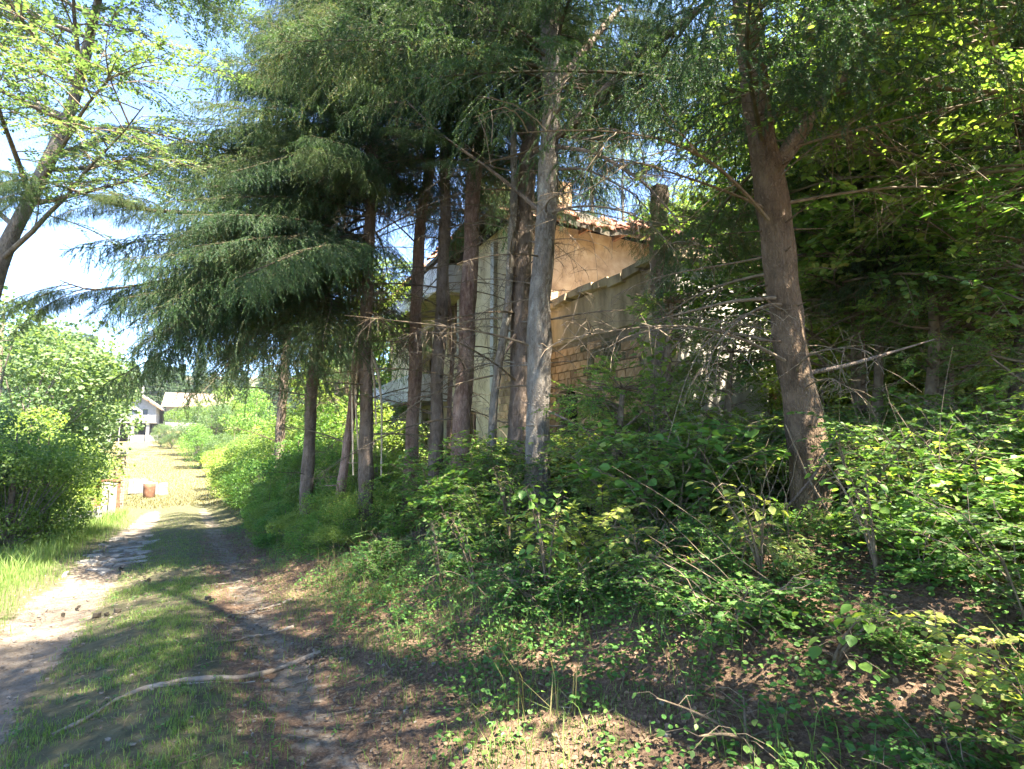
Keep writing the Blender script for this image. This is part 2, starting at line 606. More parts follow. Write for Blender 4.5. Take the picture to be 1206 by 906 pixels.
def dead_bough_mesh(seed, L=2.2):
    rng = np.random.default_rng(seed)
    mb = MB()
    n = 12
    u = np.linspace(0, 1, n)
    P = np.stack([u * L, .08 * L * np.sin(u * 4 + seed) * u, .05 * L * np.sin(u * 2.5) - rng.uniform(.1, .35) * L * u ** 2], 1)
    tube(mb, P, np.linspace(.016, .003, n), 5)
    for k in range(rng.integers(9, 20)):
        f = rng.uniform(.2, 1)
        p0 = np.array([np.interp(f, u, P[:, i]) for i in range(3)])
        l = rng.uniform(.2, .75) * (1.2 - f * .6)
        d = norm(np.array([rng.uniform(.2, 1), rng.uniform(-1, 1), rng.uniform(-.5, .3)]))
        w = np.linspace(0, 1, 6)
        curl = rng.uniform(-.1, .9)
        q = p0 + np.outer(w * l, d); q[:, 2] -= w ** 2 * l * curl
        q += rng.normal(0, .008, q.shape) * w[:, None]
        tube(mb, q, np.linspace(.005, .0018, 6), 3)
        for c in range(rng.integers(1, 6)):
            g = rng.uniform(.3, 1)
            q0 = np.array([np.interp(g, w, q[:, i]) for i in range(3)])
            e = norm(rng.normal(size=3) + np.array([0, 0, -.8])) * rng.uniform(.08, .3)
            tube(mb, np.array([q0, q0 + e * .5, q0 + e + np.array([0, 0, -.04])]), [.0026, .002, .0014], 3)
    return mb


def leafy_branch_mesh(seed, L=1.6, leaf=.075, dens=1.0, aspect=1.0, droop=.25, ntw=12):
    rng = np.random.default_rng(seed)
    mb = MB()
    n = 10
    u = np.linspace(0, 1, n)
    P = np.stack([u * L, .1 * L * np.sin(u * 3 + seed * 1.7) * u, .12 * L * np.sin(u * 2) - droop * L * u ** 2], 1)
    tube(mb, P, np.linspace(.012, .003, n) * (L / 1.6), 4, 0)
    LP, LD, LN, LS = [], [], [], []

    def put(p, d, l):
        for sd_ in (1, -1):
            if rng.random() > dens:
                continue
            side = norm(np.cross(d, [0, 0, 1]) * sd_ + d * rng.uniform(.3, 1.0) + rng.normal(0, .25, 3) + np.array([0, 0, -.15]))
            LP.append(p + side * leaf * .12); LD.append(side)
            LN.append(norm(np.array([0, 0, 1.0]) + rng.normal(0, .38, 3)))
            LS.append(leaf * rng.uniform(.6, 1.2) * l)
    for k in range(ntw):
        f = .15 + .85 * (k + rng.uniform(0, .6)) / ntw
        f = min(f, 1)
        p0 = np.array([np.interp(f, u, P[:, i]) for i in range(3)])
        sd_ = 1 if k % 2 else -1
        d = norm(np.array([.9, sd_ * rng.uniform(.3, 1.2), rng.uniform(-.35, .5)]))
        l = L * .42 * (1.15 - f * .6) * rng.uniform(.6, 1.1)
        w = np.linspace(0, 1, 5)
        q = p0 + np.outer(w * l, d); q[:, 2] -= w ** 2 * l * droop * 1.2
        tube(mb, q, np.linspace(.005, .0015, 5), 3, 0)
        m_ = max(3, int(l / (leaf * .62)))
        for c in range(m_):
            g = .15 + .85 * (c + .5) / m_
            put(np.array([np.interp(g, w, q[:, i]) for i in range(3)]), d, 1 - .25 * g)
        LP.append(q[-1]); LD.append(d + np.array([0, 0, -.3])); LN.append(np.array([0, 0, 1.0]) + rng.normal(0, .3, 3)); LS.append(leaf)
    leaves(mb, np.array(LP), np.array(LD), np.array(LN), np.array(LS), 1, aspect)
    return mb


def shrub_mbs(seed, H=1.0, spread=.6, leaf=.06, stems=9, aspect=1.1, dens=1.0):
    """(stems, foliage) of a bush of arching stems"""
    rng = np.random.default_rng(seed)
    sm, fm = MB(), MB()
    LP, LD, LN, LS = [], [], [], []
    for k in range(stems):
        az = rng.uniform(0, 2 * math.pi)
        out = np.array([math.cos(az), math.sin(az), 0])
        h = H * rng.uniform(.55, 1.05); sp = spread * rng.uniform(.2, 1.1)
        w = np.linspace(0, 1, 8)
        q = np.outer(w ** 1.5 * sp, out) + np.outer(w * h - .22 * h * w ** 3, [0, 0, 1.0]) + out * rng.uniform(0, .12)
        q += rng.normal(0, .012, q.shape)
        q[0, 2] -= .08
        tube(sm, q, np.linspace(.009, .0025, 8) * (.6 + .4 * H), 4, 0)
        nb = int(5 + 7 * h)
        for b_ in range(nb):
            f = .12 + .88 * (b_ + rng.random()) / nb
            p0 = np.array([np.interp(f, w, q[:, i]) for i in range(3)])
            a2 = rng.uniform(0, 2 * math.pi)
            d = norm(np.array([math.cos(a2), math.sin(a2), rng.uniform(-.1, .6)]) + out * .5)
            l = rng.uniform(.12, .42) * (.5 + .6 * H)
            v = np.linspace(0, 1, 4)
            r = p0 + np.outer(v * l, d); r[:, 2] -= v ** 2 * l * .3
            tube(sm, r, np.linspace(.0035, .0012, 4), 3, 0)
            m_ = max(2, int(l / (leaf * .6)))
            for c in range(m_):
                g = (c + .6) / m_
                p = np.array([np.interp(g, v, r[:, i]) for i in range(3)])
                for sd_ in (1, -1):
                    if rng.random() > dens * .9:
                        continue
                    side = norm(np.cross(d, [0, 0, 1]) * sd_ + d * rng.uniform(.2, .9) + rng.normal(0, .25, 3))
                    LP.append(p + side * leaf * .1); LD.append(side + np.array([0, 0, -.15]))
                    LN.append(np.array([0, 0, 1.0]) + rng.normal(0, .35, 3)); LS.append(leaf * rng.uniform(.55, 1.2))
    leaves(fm, np.array(LP), np.array(LD), np.array(LN), np.array(LS), 0, aspect)
    return sm, fm


BOUGH = [spruce_bough_mesh(10 + i, 3.0, h).mesh('bough', [M['live_twig'], M['needle']]) for i, h in enumerate((.9, 1.2, 1.0, 1.3, .8, 1.1))]
DEAD = [dead_bough_mesh(30 + i, 2.2).mesh('dead_branch', [M['twig']]) for i in range(7)]
LBR = {}
for key, mat, leaf, asp in (('leaf', 'leaf', .085, 1.15), ('dark', 'leaf_dark', .075, 1.1), ('bright', 'leaf_bright', .085, 1.1), ('left', 'leaf_left', .07, .85)):
    base = [leafy_branch_mesh(50 + i + len(LBR) * 10, 1.7, leaf, .93, asp, .15 + .1 * (i % 3)) for i in range(5)]
    LBR[key] = [b_.mesh('leafy_branch', [M['twig'], M[mat]]) for b_ in base]
SHR = {}
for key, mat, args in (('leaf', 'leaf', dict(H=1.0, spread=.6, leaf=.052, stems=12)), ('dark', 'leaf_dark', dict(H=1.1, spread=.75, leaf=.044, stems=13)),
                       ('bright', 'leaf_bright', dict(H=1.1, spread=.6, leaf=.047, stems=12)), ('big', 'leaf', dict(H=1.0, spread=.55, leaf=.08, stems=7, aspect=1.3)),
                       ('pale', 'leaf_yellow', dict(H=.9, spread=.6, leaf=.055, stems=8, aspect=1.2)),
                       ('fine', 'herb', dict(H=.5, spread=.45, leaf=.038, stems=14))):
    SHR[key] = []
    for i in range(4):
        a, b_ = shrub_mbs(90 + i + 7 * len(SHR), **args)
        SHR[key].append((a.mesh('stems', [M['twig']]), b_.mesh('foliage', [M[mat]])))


def Mloc(p, az, tilt=0.0, roll=0.0, sc=1.0):
    return Matrix.Translation(Vector([float(a) for a in p])) @ Matrix.Rotation(az, 4, 'Z') @ Matrix.Rotation(-tilt, 4, 'Y') @ Matrix.Rotation(roll, 4, 'X') @ Matrix.Scale(sc, 4)


def trunk_curve(base, pts, top_z, n=70):
    """smooth path through world points, on to the tree's full height"""
    Q = [np.asarray(base, float)] + [np.asarray(p, float) for p in pts]
    d = norm(Q[-1] - Q[-2])
    d = norm(d * .6 + np.array([0, 0, .8]))
    if Q[-1][2] < top_z:
        Q.append(Q[-1] + d * (top_z - Q[-1][2]) / d[2])
    Q = np.array(Q)
    z = np.linspace(Q[0, 2], Q[-1, 2], n)
    P = np.stack([np.interp(z, Q[:, 2], Q[:, 0]), np.interp(z, Q[:, 2], Q[:, 1]), z], 1)
    for _ in range(4):
        P[1:-1] = (P[:-2] + 2 * P[1:-1] + P[2:]) / 4
    h = P[:, 2] - P[0, 2]
    ph = base[0] * 7.3
    P[:, 0] += .028 * np.sin(h * 1.1 + ph) * np.minimum(h, 1) + .012 * np.sin(h * 3.3 + ph)
    P[:, 1] += .02 * np.sin(h * 1.4 + ph * 2) * np.minimum(h, 1)
    return P


def make_trunk(root, P, d0, mat, rough=.035, flare=1.28, sides=18, dtop=.06):
    base = np.array(root.location)
    u = np.linspace(0, 1, len(P))
    h = P[:, 2] - P[0, 2]
    r = d0 / 2 * (1 - u) ** .75 * .95 + dtop / 2 * .6
    r = r * (1 + (flare - 1) * np.exp(-h / .28))
    r = r * (1 + .05 * np.sin(h * 3.1 + d0 * 50) + .03 * np.sin(h * 9))
    Q = P - base
    Q[0, 2] -= .25
    mb = MB()
    rng = np.random.default_rng(int(abs(P[0, 0]) * 1000) + 3)
    tube(mb, Q, r, sides, 0, rough, rng=rng)
    # branch stubs
    for k in range(64):
        hh = rng.uniform(.6, 10); i = min(int(np.searchsorted(h, hh)), len(P) - 2)
        a = rng.uniform(0, 6.28); o = np.array([math.cos(a), math.sin(a), rng.uniform(-.1, .3)])
        l = rng.uniform(.03, .12) if rng.random() < .6 else rng.uniform(.15, .5)
        tube(mb, np.array([Q[i] + o * r[i] * .7, Q[i] + o * (r[i] + l)]), [rng.uniform(.006, .014), .003], 5, 0, cap=True)
    link('trunk', mb.mesh('trunk', [mat], True), root)
    return r


def spruce(base, pts, d0, H, label, mat='bark', z_live=6, z_dead=1.5, n_live=48, n_dead=16, reach=3.0, az_bias=None, group='spruce trees along the bank', tilts=(-.28, .1), rng=None, z_top_dead=None, avoid=None):
    rng = rng or np.random.default_rng(int(abs(base[0] * 100 + base[1] * 10)) + 5)
    x, y = base
    b = np.array([x, y, gz(x, y)])
    root = empty('spruce_tree', b, label, 'tree', group)
    P = trunk_curve(b, pts, b[2] + H)
    make_trunk(root, P, d0, M[mat], rough=.06, sides=22)

    def pos(z):
        return np.array([np.interp(z, P[:, 2], P[:, i]) for i in range(3)])
    for k in range(n_live):
        f = (k + rng.random()) / n_live
        z = z_live + (b[2] + H - .3 - z_live) * f ** 1.15
        az = rng.uniform(0, 2 * math.pi) if az_bias is None or rng.random() < .35 else az_bias[0] + rng.normal(0, az_bias[1])
        if avoid and avoid(z, az):
            continue
        l = reach * (1.08 - .92 * f) * rng.uniform(.75, 1.15)
        tilt = rng.uniform(*tilts) + .25 * f
        link('bough', BOUGH[rng.integers(len(BOUGH))], root, M=Mloc(pos(z) - b, az, tilt, rng.uniform(-.25, .25), max(l / 3.0, .18)))
    for k in range(n_dead):
        z = b[2] + z_dead + ((z_top_dead or z_live + 1) - b[2] - z_dead) * (k + rng.random()) / max(n_dead, 1)
        az = rng.uniform(0, 2 * math.pi)
        link('dead_branch', DEAD[rng.integers(len(DEAD))], root, M=Mloc(pos(z) - b, az, rng.uniform(-.35, .35), rng.uniform(-.5, .5), rng.uniform(.45, 1.15)))
    return root, P, pos, b


def limb_path(p0, d, L, rng, up=.35, n=9):
    w = np.linspace(0, 1, n)
    q = p0 + np.outer(w * L, norm(d))
    q[:, 2] += up * L * w ** 2 * .5
    q += np.cumsum(rng.normal(0, .018 * L / 2, q.shape), 0) * w[:, None]
    return q


def deciduous(base, pts, d0, H, label, kind, n_limbs=14, per=7, z0=2.0, reach=2.6, mat='bark_decid', group='leafy trees around the track', name='deciduous_tree', seed=0, dirs=None, bscale=(.7, 1.3), taper=.7):
    rng = np.random.default_rng(900 + seed)
    x, y = base
    b = np.array([x, y, gz(x, y)])
    root = empty(name, b, label, 'tree', group)
    P = trunk_curve(b, pts, b[2] + H, 40)
    make_trunk(root, P, d0, M[mat], sides=12)
    for k in range(n_limbs):
        f = (k + rng.random()) / n_limbs
        z = b[2] + z0 + (H - z0) * f * .97
        p0 = np.array([np.interp(z, P[:, 2], P[:, i]) for i in range(3)]) - b
        az = rng.uniform(0, 6.28) if dirs is None or rng.random() < .25 else dirs[0] + rng.normal(0, dirs[1])
        L = reach * (1.1 - taper * f) * rng.uniform(.7, 1.2)
        q = limb_path(p0, np.array([math.cos(az), math.sin(az), rng.uniform(.05, .7)]), L, rng)
        mb = MB(); tube(mb, q, np.linspace(d0 * .16, .008, len(q)), 5, 0, .04, rng=rng)
        link('limb', mb.mesh('limb', [M[mat]], True), root)
        w = np.linspace(0, 1, len(q))
        for c in range(per):
            g = .25 + .75 * (c + rng.random()) / per
            p = np.array([np.interp(g, w, q[:, i]) for i in range(3)])
            a2 = az + rng.normal(0, 1.0)
            link('leafy_branch', LBR[kind][rng.integers(5)], root, M=Mloc(p, a2, rng.uniform(-.3, .6), rng.uniform(-.6, .6), rng.uniform(*bscale)))
    return root


def shrub(x, y, kind, sc, label, group, rng, name='shrub', cat='shrub', az=None, squash=1.0):
    z = gz(x, y) - .03
    root = empty(name, (x, y, z), label, cat, group)
    a, f = SHR[kind][rng.integers(4)]
    Mx = Matrix.Rotation(rng.uniform(0, 6.28) if az is None else az, 4, 'Z') @ Matrix.Diagonal((sc, sc, sc * squash, 1))
    link('stems', a, root, M=Mx)
    link('foliage', f, root, M=Mx)
    return root


# ------------------------------------------------------------------ the ruined house behind the trees
M['plaster'] = plain('stained_yellow_plaster', [(.28, .20, .11), (.48, .37, .22), (.62, .50, .33)], 2.2, stretch=(1, 1, .5))
M['plaster_white'] = plain('peeling_white_plaster', [(.24, .21, .17), (.42, .39, .34), (.54, .51, .47)], 1.6, stretch=(1, 1, .4))
M['plaster_lilac'] = plain('grey_lilac_render', [(.34, .31, .32), (.50, .46, .47), (.62, .58, .58)], 1.8, stretch=(1, 1, .5))
M['concrete'] = plain('mossy_concrete', [(.13, .105, .06), (.31, .24, .155), (.46, .37, .25)], 2.4, stretch=(1, 1, .35))
M['orange_wall'] = plain('orange_brown_plaster', [(.24, .17, .11), (.40, .29, .19), (.52, .41, .29)], 2.2)
M['brick'] = plain('clay_brick', [(.27, .165, .09), (.38, .25, .15), (.46, .33, .22)], 7, island=.9)
M['mortar'] = plain('dark_mortar', [(.10, .08, .055), (.17, .135, .09), (.25, .2, .14)], 8)
M['tile'] = plain('weathered_roof_tile', [(.16, .07, .045), (.30, .14, .09), (.40, .25, .17)], 7, island=.8)
M['old_wood'] = plain('old_brown_board', [(.13, .07, .045), (.25, .14, .09), (.34, .22, .15)], 8, stretch=(1, 1, .2))
M['dark_roof'] = plain('mossy_collapsed_roof', [(.025, .022, .018), (.06, .05, .035), (.10, .08, .05)], 4)
M['void'] = plain('unlit_room_dark', [(.02, .018, .015), (.04, .035, .03)], 4)  # near-black colour paints in the darkness of unlit rooms

HA = math.atan2(.45, .893)
hc = np.array([3.18, 10.0, .3])
house = empty('ruined_house', hc, 'derelict two storey house with bare brick and peeling plaster behind the spruce trunks', 'house')
house.rotation_euler = (0, 0, HA)


def wall_grid(mb, axis, fixed, a0, a1, z0, z1, th, openings=(), m=0):
    """wall with rectangular openings; axis 'x' runs along X at Y=fixed, 'y' runs along Y at X=fixed; th grows inward"""
    xs = sorted({a0, a1, *[o[0] for o in openings], *[o[1] for o in openings]})
    zs = sorted({z0, z1, *[o[2] for o in openings], *[o[3] for o in openings]})
    for i in range(len(xs) - 1):
        for k in range(len(zs) - 1):
            cx, cz = (xs[i] + xs[i + 1]) / 2, (zs[k] + zs[k + 1]) / 2
            if any(o[0] < cx < o[1] and o[2] < cz < o[3] for o in openings):
                continue
            L_, Hh = xs[i + 1] - xs[i], zs[k + 1] - zs[k]
            if axis == 'x':
                box(mb, (cx, fixed + th / 2, cz), (L_, abs(th), Hh), m=m)
            else:
                box(mb, (fixed + th / 2, cx, cz), (abs(th), L_, Hh), m=m)
    return mb


def in_house(x, y, g=.6):
    lx, ly = (x - hc[0]) * math.cos(HA) + (y - hc[1]) * math.sin(HA), -(x - hc[0]) * math.sin(HA) + (y - hc[1]) * math.cos(HA)
    return (-g < ly < 5 and -g < lx < 3.6 + g) or (4 < ly < 19 + g and -2.5 - g < lx < 8.6 + g)


def hpart(name, mb, mat, smooth=False, parent=None, label=None):
    o = link(name, mb.mesh(name, mat, smooth), parent or house)
    if label:
        o['label'] = label
    return o


hr = np.random.default_rng(21)
WT = 4.77
# wing: left wall of bricks with an arched opening, sunlit front wall, top slab
hpart('wing_wall', wall_grid(MB(), 'y', 0.0, 0.0, 4.85, -.6, WT, .25, [(3.45, 4.25, .9, 2.55)]), M['mortar'], label='bare brick side wall of the wing with a dark opening')
hpart('wing_plaster', MB().merge(wall_grid(MB(), 'y', -.03, .0, 4.84, 3.72, WT - .01, .027)), M['concrete'], label='mossy grey band along the top of the brick wall')
hpart('front_wall', wall_grid(MB(), 'x', -.03, .0, 3.6, -.6, WT, .25, [(2.5, 3.2, 1.3, 2.6)]), M['plaster_white'], label='sunlit front wall with peeling white plaster')
mb = MB(); box(mb, (1.9, 2.4, WT + .1), (3.4, 4.6, .2), jit=.02, rng=hr)
for k in range(9):
    box(mb, (.02, .1 + k * .54, WT + .1 + hr.normal(0, .03)), (.36 + hr.uniform(0, .16), .535, .2 + hr.normal(0, .03)), jit=.03, rng=hr)
for k in range(7):
    box(mb, (.48 + k * .5, -.05, WT + .1 + hr.normal(0, .02)), (.495, .3 + hr.uniform(0, .12), .18), jit=.03, rng=hr)
hpart('wing_roof', mb, M['concrete'])
# ragged plaster left on the lower brick wall
mb = MB()
for (y0, y1, z0, z1) in ((0.0, .55, -.5, 3.70), (.55, .95, 2.6, 3.70), (.95, 1.9, 3.42, 3.71)):
    for k in range(int((z1 - z0) / .35)):
        w_ = (y1 - y0) * hr.uniform(.8, 1.15)
        box(mb, (-.016, y0 + w_ / 2, z0 + .35 * k + .175), (.024, w_, .349), jit=.004, rng=hr)
hpart('render_patch', mb, M['concrete'], label='grey render still clinging to the brick wall')
# bricks
bm_ = MB(); box(bm_, (0, 0, 0), (.03, .272, .172), jit=.004, rng=hr)
BRK = []
for k in range(4):
    t_ = MB(); box(t_, (0, 0, 0), (.034, .262 + .006 * k, .172), jit=.006, rng=hr)
    BRK.append(t_.mesh('brick', M['brick']))
M['moss'] = plain('mossy_brick', [(.045, .05, .028), (.10, .09, .05), (.2, .15, .09)], 9)
BRKM = []
for k in range(4):
    t_ = MB(); box(t_, (0, 0, 0), (.036, .264, .172), jit=.007, rng=hr)
    BRKM.append(t_.mesh('brick', M['moss']))
nb = 0
for r_ in range(18):
    z = .28 + r_ * .2
    for c in range(17):
        y = .2 + c * .29 + (.145 if r_ % 2 else 0)
        if y > 4.7 or z > 3.62 or (y < 1.0 and z > 2.4) or y < .62 or (y < 1.9 and z > 3.3):
            continue
        if 3.3 < y < 4.4 and .9 < z < 2.65:
            continue
        if hr.random() < .02:
            continue
        mossy = z > 2.7 and abs(y - 2.3 - .25 * (z - 3)) < .7 and hr.random() < .65
        link('brick', (BRKM if mossy else BRK)[hr.integers(4)], house, M=Matrix.Translation((-.02 - hr.uniform(0, .012), y, z)) @ Matrix.Rotation(hr.normal(0, .012), 4, 'X'))
        nb += 1
for r_ in range(8):
    for c in range(3):
        link('brick', BRK[hr.integers(4)], house, M=Matrix.Translation((-1.02 - hr.uniform(0, .012), 5.1 + c * .29 + (.145 if r_ % 2 else 0), 1.7 + r_ * .2)))
        nb += 1
# arch over the opening
mb = MB()
for k in range(9):
    a = math.pi * (k + .5) / 9
    box(mb, (-.03, 3.85 + .5 * math.cos(a), 2.35 + .36 * math.sin(a)), (.06, .1, .2), M=Matrix.Rotation(a - math.pi / 2, 4, 'X'), jit=.006, rng=hr)
hpart('arch', mb, M['brick'])
# main block
hpart('side_wall', wall_grid(MB(), 'y', -1.0, 4.85, 18, -.6, 7.3, .3, [(7.55, 8.4, .9, 2.1), (9.2, 10.3, 4.2, 6.2), (12, 13.2, 3.7, 5.6), (12.4, 13.2, .6, 2.4)]), M['plaster'], label='long stained yellow side wall in shade')
hpart('upper_front_wall', wall_grid(MB(), 'x', 4.85, -.7, 7.8, -.6, 7.3, .3, ()), M['orange_wall'], label='orange brown upper wall above the wing')
hpart('right_wall', wall_grid(MB(), 'y', 7.8, 5.15, 18, -.6, 7.3, -.3), M['plaster'])
hpart('back_wall', wall_grid(MB(), 'x', 18, -1, 7.8, -.6, 7.3, .3), M['plaster'])
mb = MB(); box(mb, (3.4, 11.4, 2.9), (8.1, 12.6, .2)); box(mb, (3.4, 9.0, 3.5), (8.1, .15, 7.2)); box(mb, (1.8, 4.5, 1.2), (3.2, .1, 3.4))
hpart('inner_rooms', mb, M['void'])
# white pilasters and cornice boards on the side wall
for (y, w_, z0, z1) in ((6.15, .22, 2.6, 7.0), (5.0, .26, 3.9, 7.1), (8.9, .18, 3.9, 6.9), (11, .2, 3.9, 6.9)):
    mb = MB(); box(mb, (-1.06, y, (z0 + z1) / 2), (.12, w_, z1 - z0), jit=.008, rng=hr)
    hpart('pilaster', mb, M['plaster_white'])
hpart('wing_end_wall', wall_grid(MB(), 'y', 3.6, .22, 4.85, -.6, WT, -.25), M['plaster_white'])
# balconies: slab, parapet panels, pillars
for (z0, z1, y0, y1, pr, lab) in ((2.55, 3.5, 10.2, 16.8, 1.25, 'lower balcony'), (5.95, 6.85, 8.2, 17.6, 1.1, 'upper balcony')):
    mb = MB(); box(mb, (-1 - pr / 2, (y0 + y1) / 2, z0 + .07), (pr - .01, y1 - y0, .15), jit=.01, rng=hr)
    bal = hpart('balcony', mb, M['concrete'], label='concrete floor of the ' + lab)
    n_ = int((y1 - y0) / 1.35)
    for k in range(n_):
        ya = y0 + (y1 - y0) * k / n_; yb = y0 + (y1 - y0) * (k + 1) / n_ - .03
        mb = MB(); box(mb, (-1 - pr + .05, (ya + yb) / 2, (z0 + z1) / 2), (.1, yb - ya, z1 - z0), jit=.018, rng=hr)
        hpart('parapet_panel', mb, M['plaster_lilac'], parent=bal)
    mb = MB(); box(mb, (-1 - pr / 2 - .02, y0 - .04, (z0 + z1) / 2), (pr, .09, z1 - z0 - .02))
    hpart('parapet_panel', mb, M['plaster_lilac'], parent=bal)
for y in (10.5, 13.6, 16.6):
    mb = MB(); box(mb, (-2.0, y, .98), (.22, .22, 3.1), jit=.01, rng=hr)
    hpart('balcony_post', mb, M['plaster_lilac'])
# window frames
for (ax, fx, a, b_, z0, z1) in (('y', -1.0, 7.55, 8.4, .9, 2.1), ('y', -1.0, 9.2, 10.3, 4.2, 6.2), ('x', -.03, 2.5, 3.2, 1.3, 2.6)):
    mb = MB()
    for (c, w_, zz, h_) in ((a + .03, .06, (z0 + z1) / 2, z1 - z0), (b_ - .03, .06, (z0 + z1) / 2, z1 - z0), ((a + b_) / 2, .05, (z0 + z1) / 2, z1 - z0 - .13), ((a + b_) / 2, b_ - a - .13, z0 + .03, .06), ((a + b_) / 2, b_ - a - .13, z1 - .03, .06)):
        box(mb, (fx + .12, c, zz) if ax == 'y' else (c, fx + .12, zz), (.06, w_, h_) if ax == 'y' else (w_, .06, h_))
    hpart('window_frame', mb, M['old_wood'])
# hipped roof, sagging eaves
mb = MB()
nx, ny = 26, 34
x0, x1, y0, y1 = -1.85, 8.6, 4.0, 18.8
XX, YY = np.meshgrid(np.linspace(x0, x1, nx), np.linspace(y0, y1, ny), indexing='ij')
hgt = np.minimum.reduce([XX - x0, x1 - XX, YY - y0, y1 - YY]) * .5
ZZ = 7.3 + hgt + hr.normal(0, .035, hgt.shape) - .38 * np.exp(-((YY - 4) / 1.4) ** 2) * (np.sin(XX * 1.3) * .5 + .5) + hr.normal(0, .06, hgt.shape) * (YY < 5)
top = np.stack([XX, YY, ZZ + .14], -1).reshape(-1, 3); bot = np.stack([XX, YY, ZZ], -1).reshape(-1, 3)
ii, jj = np.meshgrid(np.arange(nx - 1), np.arange(ny - 1), indexing='ij')
Q = np.stack([ii * ny + jj, (ii + 1) * ny + jj, (ii + 1) * ny + jj + 1, ii * ny + jj + 1], -1).reshape(-1, 4)
mb.add(top, Q).add(bot, Q[:, ::-1])
rim = [i * ny for i in range(nx)] + [(nx - 1) * ny + j for j in range(1, ny)] + [i * ny + ny - 1 for i in range(nx - 2, -1, -1)] + [j for j in range(ny - 2, 0, -1)]
k = len(rim)
mb.add(np.vstack([top[rim], bot[rim]]), [[a, (a + 1) % k, k + (a + 1) % k, k + a] for a in range(k)])
roof = hpart('roof', mb, M['dark_roof'], label='sagging hipped roof with broken eaves')
tl = []
for k in range(4):
    t_ = MB()
    a = np.linspace(-1.2, 1.2, 6)
    o_ = np.stack([np.sin(a) * .13, np.zeros(6), np.cos(a) * .09], 1)
    v_ = np.vstack([o_, o_ + [0, .38, .06], o_ * .86 - [0, 0, .012], o_ * .86 + [0, .38, .048]]) + hr.normal(0, .004, (24, 3))
    f_ = [[i, i + 1, i + 7, i + 6] for i in range(5)] + [[12 + i, 18 + i, 19 + i, 13 + i] for i in range(5)] + [[i, 12 + i, 13 + i, i + 1] for i in range(5)]
    t_.add(v_, f_)
    tl.append(t_.mesh('roof_tile', M['tile']))
for row in range(3):
    for k in range(42):
        x = -1.85 + k * .25
        if hr.random() < .12 + .1 * row:
            continue
        z = 7.3 + .12 + row * .17 - .38 * (math.sin(x * 1.3) * .5 + .5) * math.exp(-(row * .33 / 1.4) ** 2) + hr.normal(0, .05)
        link('roof_tile', tl[hr.integers(4)], roof, M=Matrix.Translation((x + hr.normal(0, .02), 3.92 + row * .34 + hr.normal(0, .03), z)) @ Matrix.Rotation(hr.normal(0, .3), 4, 'Z') @ Matrix.Rotation(.32 + hr.normal(0, .22), 4, 'X') @ Matrix.Rotation(hr.normal(0, .12), 4, 'Y'))
for k in range(58):
    y = 4.0 + k * .25
    if hr.random() < .2:
        continue
    link('roof_tile', tl[hr.integers(4)], roof, M=Matrix.Translation((-1.93, y, 7.42 + hr.normal(0, .03))) @ Matrix.Rotation(-math.pi / 2 + hr.normal(0, .12), 4, 'Z') @ Matrix.Rotation(.45, 4, 'X'))
# chimney stump and heap of slipped tiles at the corner
mb = MB(); box(mb, (1.2, 6.1, 8.7), (.55, .5, 1.1), jit=.03, rng=hr); hpart('chimney', mb, M['brick'], parent=roof)
mb = MB()
for k in range(60):
    box(mb, (-1.5 + hr.normal(0, .3), 5.3 + hr.normal(0, .55), 7.7 + abs(hr.normal(0, .3))), (.34, .26, .05), M=Matrix.Rotation(hr.uniform(0, 3), 4, 'Z') @ Matrix.Rotation(hr.normal(0, .5), 4, 'X'))
o = hpart('slipped_tiles', mb, M['dark_roof'], label='dark heap of slipped tiles at the roof corner'); o['kind'] = 'stuff'
# fascia and leaning boards at the right end
mb = MB(); box(mb, (3.2, 4.12, 7.16), (10.3, .05, .2), jit=.03, rng=hr); hpart('fascia_board', mb, M['old_wood'])
for k in range(9):
    mb = MB(); box(mb, (-1.3 + k * 1.2, 4.45, 7.22), (.1, .85, .12), jit=.01, rng=hr); hpart('rafter', mb, M['old_wood'])
for k, (x, a) in enumerate(((6.9, .28), (7.25, .34), (7.6, .2), (7.95, .3))):
    mb = MB()
    w = np.linspace(0, 1, 6)
    c = np.stack([x - np.sin(a) * w * 1.7, 4.25 - .25 * np.sin(w * 2.2), 7.1 - w * 1.75], 1)
    for j in range(5):
        v_ = np.array([[-.13, 0, 0], [.13, 0, 0], [.13, .03, 0], [-.13, .03, 0]])
        mb.add(np.vstack([v_ + c[j], v_ + c[j + 1]]), [[0, 1, 5, 4], [1, 2, 6, 5], [2, 3, 7, 6], [3, 0, 4, 7]])
    hpart('hanging_board', mb, M['old_wood'])

# ------------------------------------------------------------------ the spruces in front of the ruin (photo pixels give the trunk lines)
G1 = 'spruce trunks in front of the ruin'
TR = []


def trunk_pts(*a):
    return [at(px, py, D) for px, py, D in a]


def lr(az):       # which way a bough points, seen from the camera: cos<0 is left
    return math.cos(az)


